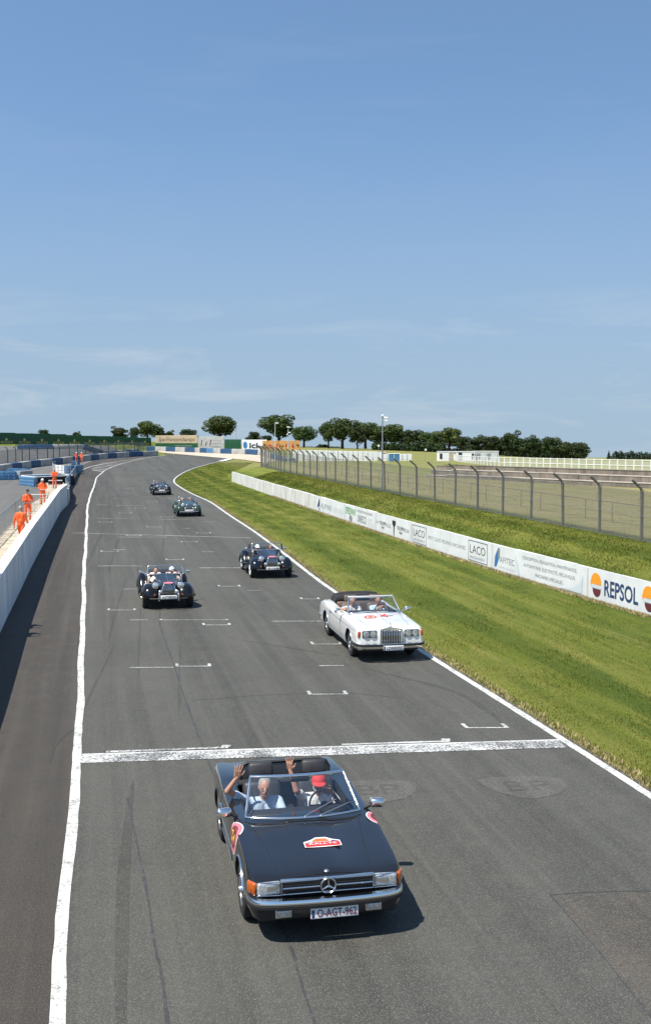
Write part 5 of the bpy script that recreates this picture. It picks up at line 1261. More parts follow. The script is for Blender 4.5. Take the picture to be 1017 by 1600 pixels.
# nose: grille, lamps, bumper
nose = MB().rbox((0, -1.968, .605), (1.03, .03, .150), .01).build('grille_recess', M['trim'], car)
m = MB(); m.tube([(-.515, -1.985, .678), (.515, -1.985, .678)], .010, 6); m.tube([(-.515, -1.985, .532), (.515, -1.985, .532)], .006, 6)
for sg in (-1, 1): m.tube([(sg*.515, -1.985, .532), (sg*.515, -1.985, .678)], .007, 6)
m.rbox((0, -1.970, .686), (1.05, .05, .016), .006); gr = m.build('grille_surround', M['chrome'], nose, 50)
m = MB()
for z in (.555, .580, .630, .655): m.box((0, -1.986, z), (1.0, .012, .006))
m.build('grille_fins', principled('grille_fin', (.012, .012, .013), .8), nose, None)
m = MB(); m.tube([(-.50, -2.000, .605), (-.09, -2.000, .605)], .009, 6); m.tube([(.09, -2.000, .605), (.50, -2.000, .605)], .009, 6); m.build('grille_bar', M['chrome'], nose, 50)
st = MB(); st.tube([(.082*math.cos(a), -2.012, .605+.082*math.sin(a)) for a in [2*math.pi*i/28 for i in range(28)]], .0095, 7, True)
for a in (90, 210, 330): st.cone((0, -2.015, .605), (.084*math.cos(R(a)), -2.012, .605+.084*math.sin(R(a))), .016, .004, 6)
st.build('star_emblem', M['chrome'], nose, 50)
MB().lathe([(.003, .012), (.022, .010), (.028, 0), (.003, 0)], (.0, -1.90, sl.top_z(-1.90, 0)+.001), (0, -.2, 1), 16).build('hood_badge', M['satin'], car, 60)
for sg in (-1, 1):
    hl = MB().rbox((sg*.650, -1.955, .604), (.265, .06, .145), .025, (0, 0, R(-4*sg))).build('headlight', M['lens'], car, 50)
    MB().rbox((sg*.62, -1.988, .600), (.115, .012, .085), .03, (0, 0, R(-4*sg))).build('reflector', M['chrome'], hl, 50)
    m = MB(); m.tube([(sg*.522, -1.992, .678), (sg*.785, -1.972, .675), (sg*.785, -1.972, .532), (sg*.522, -1.992, .532)], .006, 5, True); m.build('headlight_rim', M['chrome'], hl, 50)
    MB().rbox((sg*.822, -1.895, .604), (.066, .155, .145), .025, (0, 0, R(-26*sg))).build('indicator', M['amber'], car, 50)
    MB().rbox((sg*.50, -2.040, .350), (.165, .05, .085), .015).build('fog_lamp', M['lens'], car, 50)
    MB().rbox((sg*.50, -2.025, .350), (.185, .05, .105), .012).build('fog_lamp_shell', M['chrome'], car, 50)
bp = [(-.850, -1.60, .458), (-.850, -1.76, .458), (-.828, -1.92, .458), (-.75, -2.025, .458), (-.5, -2.075, .458), (0, -2.095, .458), (.5, -2.075, .458), (.75, -2.025, .458), (.828, -1.92, .458), (.850, -1.76, .458), (.850, -1.60, .458)]
bp = [tuple(q) for q in smooth_tab(bp, 4)]
bump = sweep(bp, [(-.03, -.004), (.020, -.008), (.036, .006), (.036, .028), (.022, .050), (-.03, .056)]).build('bumper', M['chrome'], car, 40)
sweep([(q[0], q[1], q[2]) for q in bp], [(-.03, -.050), (.026, -.050), (.042, -.036), (.042, -.006), (.030, -.001), (-.03, -.001)]).build('bumper_rubber', M['trim'], bump, 40)
MB().rbox((0, -1.94, .345), (1.55, .12, .20), .04).build('front_valance', M['trim'], car, 50)
npl = MB().rbox((.05, -2.100, .350), (.53, .02, .125), .008, (R(-6), 0, 0)).build('number_plate', M['plate'], car, 50)
plate_text(npl, 'O-AGT-962', (.075, -2.103, .350), .44, .078, M['platefont'], .012, R(-6))
MB().rbox((-.19, -2.114, .342), (.030, .004, .085), .001, (R(-6), 0, 0), 1).build('plate_strip', M['navy'], npl, None)
# windscreen, wipers, mirrors
sf = screen_surf(.715, .600, -.46, .872, -.02, 1.235, .17, .10)
windscreen(car, sf, .018, M['chrome'], M['glass'])
MB().tube([sf(-1+2*i/14, 1)+Vector((0, .02, .0)) for i in range(15)], .018, 6).build('header_rail', M['chrome'], car, 60)
sf2 = lambda u, v: sf(u, v)+Vector((0, -.02, .012))
for a, b in (((-.02, .02), (.62, .34)), ((.26, .02), (.86, .22))):
    m = MB(); m.tube([sf2(*a), sf2(lerp(a[0], b[0], .5), lerp(a[1], b[1], .55))+Vector((0, -.02, .01)), sf2(*b)], .007, 5); m.build('wiper', M['satin'], car, 60)
    m = MB(); m.tube([sf2(lerp(a[0], b[0], .25), a[1]+.10), sf2(b[0]+.05, b[1]+.03)], .005, 4); m.build('wiper_blade', M['trim'], car, 60)
m = MB()
for i in range(48):
    x = -.60+1.2*i/47
    if i == 24: m.build('cowl_vent', M['trim'], car, None); m = MB()
    if abs(x) > .16: m.box((x, -.585-.06*(1-(x/.62)**2), sl.top_z(-.59, x)+.002), (.012, .075, .005))
m.build('cowl_vent', M['trim'], car, None)
for sg in (-1, 1):
    mr = MB().rbox((sg*.965, -.36, .915), (.19, .10, .115), .04, (0, 0, R(-12*sg))).build('mirror', M['chrome'], car, 60)
    MB().rbox((sg*.965, -.305, .915), (.16, .02, .09), .01, (0, 0, R(-12*sg)), 1).build('mirror_glass', M['lens'], mr, 60); MB().cone((sg*.80, -.36, .86), (sg*.90, -.36, .90), .025, .02, 8).build('mirror_stem', M['trim'], mr, 60)
# cabin
MB().rbox((0, -.26, .80), (1.28, .26, .13), .05).build('dashboard', M['leather'], car, 60)
MB().rbox((0, .30, .48), (.20, 1.0, .22), .05).build('centre_console', M['leather'], car, 60)
for x in (-.36, .36): seat(car, x, .52, .40, .50, M['leather'], .56)
steering(car, Vector((.36, .02, .80)), .19)
MB().rbox((0, .98, .855), (1.28, .22, .06), .025).build('hood_cover', M['canvas'], car, 60)
wd = MB().tube([(-.60, .98, .86), (-.62, 1.01, 1.00), (-.58, 1.03, 1.07), (-.50, 1.035, 1.095), (.50, 1.035, 1.095), (.58, 1.03, 1.07), (.62, 1.01, 1.00), (.60, .98, .86)], .024, 6).build('wind_deflector', M['trim'], car, 60)
M['deflect'] = principled('deflector_mesh', (.008, .008, .008), .8); M['deflect'].node_tree.nodes['Principled BSDF'].inputs['Alpha'].default_value = .88
MB().poly([(-.60, .99, .87), (.60, .99, .87), (.62, 1.01, 1.00), (.55, 1.03, 1.08), (-.55, 1.03, 1.08), (-.62, 1.01, 1.00)]).build('deflector_mesh', M['deflect'], wd, None)
mr = MB().rbox((.02, -.12, 1.20), (.24, .04, .065), .02).build('rear_view_mirror', M['trim'], car, 60); MB().tube([(.02, -.10, 1.26), (.02, -.12, 1.22)], .01, 5).build('stem', M['trim'], mr)
M['redorange'] = principled('red_orange_print', (.62, .13, .03), .5)
# rally plaque and door roundels
def on_hood(u, v, dz=.007): return Vector((u, v, sl.top_z(v, u)+dz))
def hood_poly(pts, mat, dz, name='rally_plaque', parent=None): 
    cx = sum(p[0] for p in pts)/len(pts); cy = sum(p[1] for p in pts)/len(pts)
    z0 = max(sl.top_z(p[1], p[0])-(p[1]-cy)*.085 for p in pts)
    return MB().poly([(u, v, z0+(v-cy)*.085+dz) for u, v in pts]).build(name, mat, parent or car, None)
px, py = .075, -1.30
arcp = [(px-.215, py-.07)]+[(px-.215+.43*i/10, py-.07-.012*math.sin(math.pi*i/10)) for i in range(1, 10)]+[(px+.215, py-.07), (px+.215, py+.06), (px+.13, py+.10), (px+.06, py+.16), (px-.06, py+.16), (px-.13, py+.10), (px-.215, py+.06)]
pq = hood_poly(arcp, M['white'], .006)
def sub_poly(pts, mat, name): hood_poly(pts, mat, .0105, name, pq)
sub_poly([(px-.205, py-.066), (px+.205, py-.066), (px+.205, py+.04), (px-.205, py+.04)], M['red'], 'red_band')
sub_poly([(px-.11, py+.05), (px+.09, py+.05), (px+.06, py+.12), (px-.05, py+.13), (px-.11, py+.08)], M['redorange'], 'orange_picture')
sub_poly([(px+.10, py+.02), (px+.195, py+.02), (px+.195, py+.05), (px+.12, py+.08)], M['navy'], 'dark_picture')
sub_poly([(px-.195, py+.02), (px-.13, py+.02), (px-.13, py+.06), (px-.195, py+.05)], M['greyprint'], 'grey_picture')
zz0 = sl.top_z(py, 0)+.02
lettering('RALLYE', lambda u, v: (px-.16+u, py-.05+v, sl.top_z(py, .1)+.024+(v-.03)*.085), .32, .035).build('lettering', M['white'], pq, None)
def roundel(parent, lf, sg, yc, zc, ry, rz, digits, xo=.004):
    def at(a, b, o):        # zc+b measured down the fender from its crown line
        s_ = zc-b; pr = lf.prof(yc+a)[4:9]
        for (x0, z0), (x1, z1) in zip(pr, pr[1:]):
            l = math.hypot(x1-x0, z1-z0); nx, nz = (z0-z1)/l, (x1-x0)/l
            if s_ <= l or (x1, z1) == pr[-1]: t = s_/l; return (sg*(x0+(x1-x0)*t+nx*o), yc+a, z0+(z1-z0)*t+nz*o)
            s_ -= l
    def disc(k, o, mat, name, par):
        m = MB(); rows = [[at(ry*k*t*math.cos(a), rz*k*t*math.sin(a), o) for a in [2*math.pi*i/24 for i in range(25)]] for t in (.001, .2, .4, .6, .7, .8, .9, 1)]
        return m.grid(rows, sg < 0).build(name, mat, par, None)
    r_ = disc(1, xo, M['white'], 'door_roundel', parent); disc(.93, xo+.002, M['pink'], 'pink_ring', r_); disc(.66, xo+.004, M['maroon'], 'dark_centre', r_)
    lettering(digits, lambda u, v: at(-sg*(-u), v, xo+.007), ry*.85, rz*.62, -ry*.42, -rz*.3, off=.02).build('lettering', M['yellow'], r_, None)
roundel(car, sl, -1, -.70, .17, .24, .19, '24'); roundel(car, sl, 1, -.66, .12, .20, .16, '24')
# the two people on board
P, shl, shr = seated(-.36, .32, .285, 'shirt', 'trousers', (0, -.02, -.01), (-.1, -1, -.05), hair='hair')
P += arm(shl, (-.85, .32, .96), (-.74, .24, 1.15), (.18, -.15, 1), (1, 0, 0), 'shirt', 'skin', fan=7) + arm(shr, (-.14, .16, .66), (-.24, -.02, .62), (-.6, -.5, 0), (0, -1, 1), 'shirt', 'skin')
p1 = person('passenger in pale blue shirt raising an arm over the roadster door', (0, 0, 0), 0, P, .0065); seat_in(car, p1)
P, shl, shr = seated(.36, .33, .295, 'tshirt', 'trousers', (-.01, -.04, -.01), (-.12, -1, -.05), beard=True, hair='hair')
P += arm(shl, (.04, .28, .92), (-.03, .32, 1.185), (-.12, -.2, 1), (.85, -.5, 0), 'tshirt', 'skin', fan=9) + arm(shr, (.60, .22, .72), (.47, .05, .95), (-.6, -.35, .25), (0, -.2, 1), 'tshirt', 'skin')
p2 = person('driver of the black roadster in white shirt and red cap, waving', (0, 0, 0), 0, P, .0065); seat_in(car, p2)
cap_hat(p2, (.35, .335, .985), (-.12, -1, -.05), 'redcap', 1.06)
for o_, x in ((p1, -.36), (p2, .36)):
    sx_ = 1 if x > 0 else -1
    MB().grid([[(x+sx_*.17-sx_*.05*t-(sx_*.26*t*t), .44-.10*math.sin(2.2*t)-(.04*t), .92-.46*t+.03*k) for t in np.linspace(0, 1, 9)] for k in (0, 1.6)]).build('seat_belt', M['trim'], o_, 180)

M['darkchrome'] = principled('dark_chrome', (.16, .165, .17), .25, .8)  # darker metal than the chrome, sets the lenses apart from their surround
# ------------------------------------------------------------------ white convertible
def rr_prof(zc, zh, xh, xf, zf, ws, zs, b): return [(0, zc), (xh*.5, zc-.004), (xh, zh), (xf-.04, zf), (xf+.02, zf-.004), (ws-.03, zs+.03), (ws-.005, zs-.06), (ws, .66), (ws-.002, .50), (ws-.02, .36), (ws-.08, b), (0, b)]
RRK = [(-2.45, rr_prof(.82, .80, .50, .74, .795, .82, .72, .36)), (-2.42, rr_prof(.875, .855, .52, .77, .855, .865, .78, .33)), (-2.30, rr_prof(.935, .90, .54, .79, .895, .895, .82, .30)), (-1.5, rr_prof(.99, .945, .60, .80, .935, .912, .86, .26)), (-.80, rr_prof(1.035, .985, .66, .805, .962, .915, .88, .25)), (-.3, rr_prof(1.03, .99, .68, .81, .968, .915, .885, .25)), (.7, rr_prof(1.0, .98, .70, .81, .965, .915, .88, .25)),
       (1.5, rr_prof(1.03, 1.01, .69, .80, .995, .915, .90, .26)), (2.2, rr_prof(.975, .96, .64, .77, .945, .90, .86, .32)), (2.6, rr_prof(.88, .87, .58, .73, .865, .87, .78, .36)), (2.70, rr_prof(.74, .73, .55, .70, .73, .83, .68, .40))]
rr = Loft(RRK)
car2 = car_root('convertible_car', 'large white convertible with upright chrome grille beside the grass verge', 1.14, 28.62, R(11.6)); car2.scale = (.95, .95, .95)
AX2 = (-1.50, 1.55)
cock2 = MB(); cock2.prism([(-.64, -.62, .42), (.64, -.62, .42), (.70, -.45, .42), (.70, 1.25, .42), (.60, 1.45, .42), (-.60, 1.45, .42), (-.70, 1.25, .42), (-.70, -.45, .42)], (0, 0, 1))
def cls2(c, n):
    for a in AX2:
        if abs(math.hypot(c.y-a, c.z-.35)-.39) < .02 and abs(n.x) < .4: return 1
    if -.63 < c.y < 1.46 and abs(c.x) < .71 and .41 < c.z < .955: return 2
    return 0
carve(rr.mesh(), 'body', [M['white_paint'], M['trim'], M['brownleather']], [cyl_x(AX2[0], .35, .39), cyl_x(AX2[1], .35, .39), cock2], cls2, car2)
for y in AX2:
    arch(car2, rr.side_x, y, .395, .35, M['chrome'], 0, 180, .009)
    for sg in (-1, 1): wheel(car2, sg*.77, y, .345, .20, .20, sg, 'disc', M['satin'])
for sg in (-1, 1):
    for yd in (-.52, .92): MB().tube([(sg*(rr.side_x(yd, z)+.001), yd, z) for z in np.linspace(.95, .34, 10)], .004, 4).build('panel_gap', M['gap'], car2, None)
    MB().tube([(sg*(rr.side_x(y, .80)+.003), y, .80) for y in np.linspace(-2.2, 2.4, 24)], .006, 4).build('side_moulding', M['satin'], car2, 60)
    MB().tube([(sg*(rr.side_x(y, .33)+.004), y, .33) for y in np.linspace(-1.1, 1.15, 10)], .016, 5).build('sill_trim', M['chrome'], car2, 60)
    MB().rbox((sg*(rr.side_x(.75, .84)+.02), .75, .84), (.035, .20, .03), .012).build('door_handle', M['chrome'], car2)
    MB().tube([rr.pt(y, 2, .001, sg) for y in np.linspace(-2.38, -.80, 14)], .004, 4).build('panel_gap', M['gap'], car2, None)
    mr = MB().rbox((sg*1.0, -.56, 1.07), (.18, .09, .12), .04, (0, 0, R(-12*sg))).build('mirror', M['chrome'], car2, 60); MB().cone((sg*.82, -.56, 1.0), (sg*.93, -.56, 1.05), .02, .018, 8).build('mirror_stem', M['chrome'], mr, 60)
    hl = MB().rbox((sg*.565, -2.44, .735), (.40, .05, .19), .05).build('headlight', M['darkchrome'], car2, 50)
    for dx in (-.095, .095):
        MB().lathe([(.003, .016), (.05, .014), (.072, .012), (.084, .010), (.084, 0), (.003, 0)], (sg*.565+dx, -2.465, .735), (0, -1, 0), 18).build('headlight_lens', M['lens'], hl, 60)
    MB().rbox((sg*.835, -2.425, .735), (.085, .07, .17), .03, (0, 0, R(-25*sg))).build('indicator', M['amber'], car2, 50)
MB().tube([rr.pt(y, 0, .006) for y in np.linspace(-2.38, -.82, 12)], .008, 5).build('hood_strip', M['chrome'], car2, 60)
gm = MB(); gm.prism([(-.295, -2.40, .44), (.295, -2.40, .44), (.295, -2.40, .862), (.0, -2.40, .912), (-.295, -2.40, .862)], (0, -.11, 0)); gs = gm.build('grille_shell', M['chrome'], car2, None)
MB().box((0, -2.508, .655), (.52, .012, .36)).build('grille_recess', M['trim'], gs, None)
for i in range(12):
    x = -.248+.0451*i; MB().rbox((x, -2.522, .655), (.020, .03, .365), .006, None, 1).build('grille_vane', M['chrome'], gs, 40)
m = MB(); m.cone((0, -2.44, .905), (0, -2.45, .95), .012, .010, 8); m.tube([(0, -2.46, .94), (0, -2.43, .99), (0, -2.37, 1.02)], .015, 6, rs=[.008, .016, .006]); m.ball((0, -2.455, .995), .014, 8, 6); m.build('mascot', M['chrome'], car2, 60)
bp = [tuple(q) for q in smooth_tab([(-.89, -1.95, .45), (-.89, -2.20, .45), (-.86, -2.42, .45), (-.75, -2.54, .45), (-.4, -2.575, .45), (0, -2.585, .45), (.4, -2.575, .45), (.75, -2.54, .45), (.86, -2.42, .45), (.89, -2.20, .45), (.89, -1.95, .45)], 4)]
b2 = sweep(bp, [(-.04, -.07), (.02, -.075), (.04, -.05), (.042, .0), (.03, .05), (-.04, .06)]).build('bumper', M['chrome'], car2, 40)
sweep(bp, [(.036, -.02), (.060, -.015), (.060, .035), (.036, .045)]).build('bumper_rubber', M['trim'], b2, 40)
rbp = [(p[0], -p[1]+.19, p[2]) for p in bp[::-1]]
b3 = sweep(rbp, [(-.04, -.07), (.03, -.07), (.04, .0), (.02, .06), (-.04, .06)]).build('bumper', M['chrome'], car2, 40)
npl = MB().rbox((.03, -2.645, .395), (.54, .02, .125), .008).build('number_plate', M['plate'], car2, 50); plate_text(npl, 'LDR007JC', (.055, -2.646, .395), .43, .075, M['black']); MB().box((-.215, -2.657, .395), (.04, .004, .11)).build('plate_strip', M['navy'], npl, None)
MB().rbox((0, -2.40, .36), (1.5, .12, .14), .03).build('front_valance', M['trim'], car2)
sf = screen_surf(.735, .640, -.74, 1.005, -.27, 1.375, .16, .10)
windscreen(car2, sf, .020, M['chrome'], M['glass'])
MB().tube([sf(-1+2*i/14, 1)+Vector((0, .02, .012)) for i in range(15)], .028, 6).build('header_rail', M['white_paint'], car2, 60)
for u in (-.5, .3): MB().tube([sf(u, .02)+Vector((0, -.02, .01)), sf(u+.55, .10)+Vector((0, -.03, .01))], .007, 5).build('wiper', M['trim'], car2, 60)
MB().rbox((0, -.42, .95), (1.36, .30, .14), .05).build('dashboard', M['leather'], car2, 60)
for x in (-.37, .37): seat(car2, x, .38, .52, .56, M['brownleather'], .58)
MB().rbox((0, .95, .60), (1.3, .45, .20), .06).build('rear_bench', M['brownleather'], car2, 60); MB().rbox((0, 1.20, .82), (1.3, .16, .44), .06, (R(-12), 0, 0)).build('rear_backrest', M['brownleather'], car2, 60)
steering(car2, Vector((.37, -.12, .95)), .20)
ft = MB()
for k, (y, z, r) in enumerate(((1.36, 1.06, .13), (1.55, 1.08, .15), (1.74, 1.05, .13))): ft.tube([(-.66, y+.03, z-.06), (-.60, y, z+.02), (-.3, y, z+.05), (0, y, z+.055), (.3, y, z+.05), (.60, y, z+.02), (.66, y+.03, z-.06)], r, 10, rs=[r*.6, r*.95, r, r, r, r*.95, r*.6])
ft.build('folded_roof', M['canvas'], car2, 70)
def rrtop(u, v, dz): return (u, v, max(rr.top_z(v, u), rr.top_z(v, 0)-.01)+dz)
m = MB(); m.grid([[rrtop(-.27+.17*t*math.cos(a), -1.35+.16*t*math.sin(a), .006) for a in [2*math.pi*i/20 for i in range(21)]] for t in (.74, 1)], True); dcl = m.build('oval_decal', M['red'], car2, None)
m = MB(); m.grid([[rrtop(-.27+.17*t*math.cos(a), -1.35+.16*t*math.sin(a), .008) for a in [2*math.pi*i/20 for i in range(21)]] for t in (.01, .42)], True); m.build('decal_centre', M['redorange'], dcl, None)
stp = [(.14+(.18 if i % 2 == 0 else .07)*math.cos(R(i*36)), -1.28+(.18 if i % 2 == 0 else .07)*math.sin(R(i*36))) for i in range(10)]
MB().poly([rrtop(u, v, .012) for u, v in stp]).build('star_decal', M['red'], car2, None); MB().poly([rrtop(u, v, .014) for u, v in ((.12, -1.36), (.38, -1.30), (.38, -1.24), (.14, -1.30))]).build('dark_decal', M['greyprint'], car2, None)
P, shl, shr = seated(.37, .26, .50, 'shirt', 'trousers', (0, 0, 0), (0, -1, 0), hair='darkhair'); P += arm(shl, (.18, .08, .80), (.28, -.10, 1.02), (.5, -.4, .3), (0, 0, 1), 'shirt', 'skin')+arm(shr, (.58, .06, .82), (.47, -.10, 1.03), (-.5, -.4, .3), (0, 0, 1), 'shirt', 'skin')
seat_in(car2, person('driver of the white convertible in pale blue shirt behind the windscreen', (0, 0, 0), 0, P, .014))
M['floral'] = principled('light_floral_top', (.62, .60, .58), .85, var=.6, vscale=16, tint=(.18, .18, .2))
P, shl, shr = seated(-.37, .28, .50, 'floral', 'trousers', (0, 0, 0), (.1, -1, 0), hair='hair'); P += arm(shl, (-.74, .18, .98), (-.70, -.10, 1.03), (.1, -1, 0), (1, 0, 0), 'floral', 'skin')+arm(shr, (-.16, .05, .76), (-.24, -.12, .72), (-.4, -.5, 0), (0, 0, 1), 'floral', 'skin')
seat_in(car2, person('passenger of the white convertible with forearm on the door top', (0, 0, 0), 0, P, .014))

# ------------------------------------------------------------------ four vintage style roadsters
def mg_prof(w, zt, zb, sq=.55, tb=.0):
    pr = []
    for i in range(9):
        a = math.pi/2*i/8; pr.append((w*math.sin(a)**.85, zb+(zt-zb)*(sq+(1-sq)*math.cos(a)**.8)))
    return pr+[(w*.995, zb+(zt-zb)*.3), (w*.96, zb), (0, zb)]
def shell_sweep(path, xin, xout, crown, droop, sg, thick=.02):
    """Wing: path (y, z) with a crowned section from xin to xout."""
    P = smooth_tab([(a, b, 0) for a, b in path], 4); rows = []
    for i, p in enumerate(P):
        d = (P[min(i+1, len(P)-1)]-P[max(i-1, 0)]).normalized(); ny, nz = -d.y, d.x
        if nz < 0 and abs(nz) > .2 : ny, nz = -ny, -nz
        row = []
        for k in range(9):
            u = k/8; off = crown*math.sin(math.pi*min(1, u*1.02))**.7-(droop*max(0, (u-.72)/.28)**2)-(.03*max(0, (.2-u)/.2)**2)
            row.append((sg*lerp(xin, xout, u), p.x+ny*off, p.y+nz*off))
        rows.append(row)
    return MB().grid(rows, sg < 0)
def morgan(label, x, y, rz, paint, rim, plate, trim, opts):
    c = car_root('vintage_roadster', label, x, y, rz, 'vintage style roadsters on the straight')
    bon = Loft([(-1.70, mg_prof(.22, .80, .40)), (-1.66, mg_prof(.25, .845, .36)), (-1.2, mg_prof(.33, .90, .34)), (-.6, mg_prof(.46, .955, .32)), (-.28, mg_prof(.54, .985, .30)), (.1, mg_prof(.60, .93, .28, .8)), (.8, mg_prof(.64, .90, .28, .85)), (1.2, mg_prof(.62, .88, .30, .75)), (1.6, mg_prof(.56, .74, .34, .6)), (1.92, mg_prof(.46, .50, .36, .6))])
    ck = MB(); ck.prism([(-.48, -.18, .36), (.48, -.18, .36), (.54, .0, .36), (.56, .80, .36), (.46, 1.0, .36), (-.46, 1.0, .36), (-.56, .80, .36), (-.54, .0, .36)], (0, 0, 1))
    carve(bon.mesh(40), 'body', [paint, trim], [ck], lambda q, n: 1 if (-.19 < q.y < 1.01 and abs(q.x) < .563 and .35 < q.z < .885) else 0, c)
    axf, axr = -1.22, 1.27
    for sg in (-1, 1):
        w = shell_sweep([(-1.66, .36), (-1.64, .50), (-1.54, .63), (-1.36, .70), (-1.15, .71), (-.92, .64), (-.62, .50), (-.30, .38), (0, .32), (.55, .30)], .30, .84, .075, .13, sg).build('front_wing', paint, c, 50); sd = w.modifiers.new('thick', 'SOLIDIFY'); sd.thickness = .02
        w = shell_sweep([(.58, .30), (.72, .42), (.90, .62), (1.12, .74), (1.36, .74), (1.62, .62), (1.80, .44), (1.86, .32)], .52, .86, .07, .14, sg).build('rear_wing', paint, c, 50); sd = w.modifiers.new('thick', 'SOLIDIFY'); sd.thickness = .02
        for ya in (axf, axr): wheel(c, sg*.715, ya, .32, .19, .215, sg, 'wire', rim)
        pod = MB().lathe([(.01, -.20), (.06, -.18), (.11, -.07), (.122, .0), (.112, .014)], (sg*.40, -1.56, .745), (0, -1, 0), 18).build('headlight', M['chrome'], c, 60)
        MB().lathe([(.106, 0), (.085, .012), (.003, .018)], (sg*.40, -1.572, .745), (0, -1, 0), 18).build('lens', M['lens'], pod, 60)
        sp = MB().lathe([(.01, -.09), (.05, -.06), (.066, .0), (.06, .01)], (sg*.265, -1.76, .575), (0, -1, 0), 14).build('spot_lamp', M['chrome'], c, 60)
        MB().lathe([(.058, 0), (.045, .014), (.003, .02)], (sg*.265, -1.77, .575), (0, -1, 0), 14).build('lens', M['lens'], sp, 60)
        MB().ball((sg*.44, -1.70, .47), (.032, .03, .032), 10, 6).build('indicator', M['amber'] if opts.get('amber', True) else M['lens'], c)
        if opts.get('over'): MB().rbox((sg*.31, -1.86, .42), (.05, .05, .26), .02).build('overrider', M['chrome'], c, 60)
        mr = MB().rbox((sg*.78, -.10, 1.02), (.13, .05, .09), .025).build('mirror', M['chrome'], c, 60); MB().cone((sg*.62, -.16, .97), (sg*.74, -.10, 1.01), .01, .01, 6).build('mirror_stem', M['chrome'], mr, 60)
        MB().tube([(sg*.70, y_, .30) for y_ in (-.25, .55)], .02, 5).build('running_board_trim', M['satin'], c)
    MB().rbox((0, -1.60, .42), (.62, .16, .16), .05).build('front_apron', paint, c, 60)
    # waterfall grille
    gp = [(-1.70, .40), (-1.735, .50), (-1.745, .62), (-1.72, .74), (-1.67, .83)]
    gs = MB(); 
    hs = lambda t: .205*(1-.35*max(0, t-.55)**1.5/.3)
    loop = []
    for sg in (-1, 1):
        pts = [(sg*hs(t), float(np.interp(t, [0, .25, .5, .75, 1], [q[0] for q in gp]))-.01, lerp(.40, .83, t)) for t in np.linspace(0, 1, 12)]; loop += pts if sg < 0 else pts[::-1]
    gsh = gs.tube(loop, .016, 6, True).build('grille_shell', M['chrome'], c, 60)
    for i in range(9):
        x_ = -.16+.04*i; top = 1-.30*(abs(x_)/.19)**2
        MB().tube([(x_*(1-.15*t), float(np.interp(t, [0, .25, .5, .75, 1], [q[0] for q in gp]))-.012, lerp(.40, .83, t)) for t in np.linspace(0, top, 8)], .0085, 5).build('grille_vane', M['chrome'], gsh, 60)
    MB().grid([[(-hs(t)*.97, float(np.interp(t, [0, .25, .5, .75, 1], [q[0] for q in gp])), lerp(.40, .83, t)), (hs(t)*.97, float(np.interp(t, [0, .25, .5, .75, 1], [q[0] for q in gp])), lerp(.40, .83, t))] for t in np.linspace(0, 1, 9)], True).build('grille_recess', M['trim'], gsh, 60)
    if opts.get('badge'): MB().grid([[(.16*math.cos(a)*r_, -1.66+.04*math.sin(a)*r_, .858+.02*math.sin(a)*r_) for a in [2*math.pi*i/16 for i in range(17)]] for r_ in (.01, 1)], True).build('rally_plaque', M['pink'], c, None)
    MB().tube([bon.pt(y_, 0, .004) for y_ in np.linspace(-1.62, -.35, 10)], .008, 5).build('hood_hinge', M['chrome'], c, 60)
    for sg in (-1, 1): 
        m = MB()
        for i in range(12): y_ = -1.15+.06*i; pr = bon.prof(y_)[8]; m.box((sg*(pr[0]+.002), y_, pr[1]-.12), (.012, .012, .14))
        m.build('hood_louvres', M['trim'], c, None)
    npl = MB().rbox((0, -1.88, .42), (.52, .02, .12), .008).build('number_plate', M['plate'], c, 50)
    if plate: plate_text(npl, plate, (0, -1.88, .42), .44, .075, M['black'])
    MB().tube([(-.6, -1.80, .36), (-.3, -1.86, .36), (.3, -1.86, .36), (.6, -1.80, .36)], .03, 7).build('bumper_bar', M['chrome'] if opts.get('bumper') else M['trim'], c, 60)
    sf = screen_surf(.60, .56, -.30, .955, -.17, 1.225, .05, .04); windscreen(c, sf, .014, M['chrome'], M['clearglass'])
    if opts.get('scuttle'):
        for sg in (-1, 1):
            MB().grid([[Vector((sg*bon.prof(y_)[j][0], y_, bon.prof(y_)[j][1]))*1.0+Vector((sg*.006, 0, .007)) for j in (4, 5, 6, 7)] for y_ in np.linspace(-.66, -.34, 5)], sg > 0).build('scuttle_decal', opts['scuttle'], c, 180)
    for x_ in (-.27, .27): seat(c, x_, .46, .42, .40, trim, .50, opts.get('heads', True))
    MB().rbox((0, -.12, .87), (1.02, .10, .14), .03).build('dashboard', M['leather'], c); steering(c, Vector((.27, .06, .88)), .18, R(70))
    MB().rbox((0, 1.12, .86), (1.0, .26, .14), .06, (R(10), 0, 0)).build('folded_roof', M['canvas'], c, 60)
    if opts.get('screens'):
        for sg in (-1, 1): MB().rbox((sg*.66, .06, 1.04), (.03, .40, .26), .02, (0, R(-8*sg), 0)).build('side_screen', M['canvas'], c, 60)
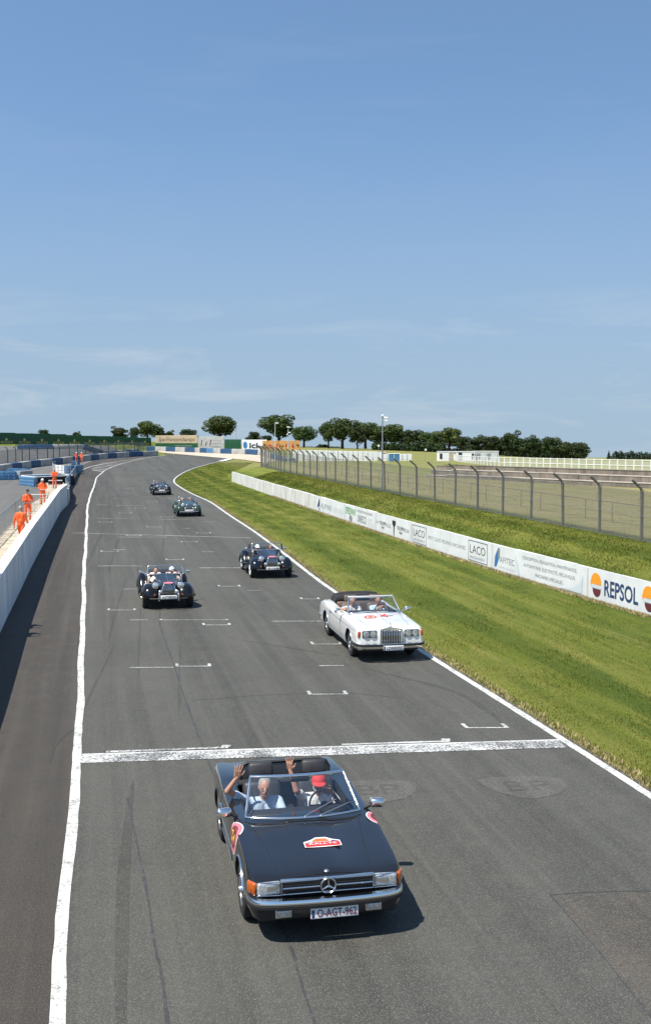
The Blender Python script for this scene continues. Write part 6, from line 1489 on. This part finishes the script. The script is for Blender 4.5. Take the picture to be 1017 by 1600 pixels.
    for i, (x_, who, top, hat, hr) in enumerate(opts['crew']):
        P, shl, shr = seated(x_, .34, .33, top, 'trousers', (0, 0, 0), (0, -1, 0), .95, hair=hr)
        P += arm(shl, (x_-.24, .18, .70), (x_-.10, .02, .90), (.3, -.8, .2), (0, 0, 1), top, 'skin', .95)+arm(shr, (x_+.24, .18, .70), (x_+.10, .02, .90), (-.3, -.8, .2), (0, 0, 1), top, 'skin', .95)
        p = person(who, (0, 0, 0), 0, P, .018); seat_in(c, p)
        if hat: cap_hat(p, (x_, .38, .995), (0, -1, 0), hat, 1.05)
    return c
M['peach'] = principled('peach_leather', (.66, .40, .32), .6, var=.35, vscale=9, tint=(.78, .66, .56))
morgan('black vintage style roadster with pink trim and letters plate, centre left of track', -5.40, 35.95, R(12.5), M['ink_paint'], M['satin'], 'ASTERIX', M['peach'],
       dict(heads=False, over=True, badge=True, scuttle=M['peach'], screens=False, crew=[(-.27, 'passenger of the pink trimmed roadster', 'floral', None, 'darkhair'), (.27, 'driver of the pink trimmed roadster in pale hat', 'tshirt', 'white', 'hair')]))
morgan('midnight blue vintage style roadster with white wheels near the grass verge', -2.42, 43.2, R(12), M['navy_paint'], M['whitepost'], 'GR 116 MJ', M['brownleather'],
       dict(heads=False, badge=True, screens=True, crew=[(-.27, 'passenger of the midnight blue roadster in white hat', 'tshirt', 'white', 'hair'), (.27, 'driver of the midnight blue roadster in dark jacket', 'trousers', None, 'darkhair')]))
morgan('grey green vintage style roadster beside the right hand white line', -9.35, 72.6, R(12), M['sage_paint'], M['satin'], '', M['tan'],
       dict(over=True, bumper=True, crew=[(-.27, 'passenger of the grey green roadster', 'tshirt', None, 'hair'), (.27, 'driver of the grey green roadster', 'trousers', None, 'darkhair')]))
morgan('dark vintage style roadster farthest away on the straight', -14.6, 95.2, R(13), M['ink_paint'], M['satin'], '', M['leather'],
       dict(bumper=True, crew=[(-.27, 'passenger of the farthest roadster in white top', 'tshirt', None, 'hair'), (.27, 'driver of the farthest roadster in dark top', 'trousers', None, 'darkhair')]))
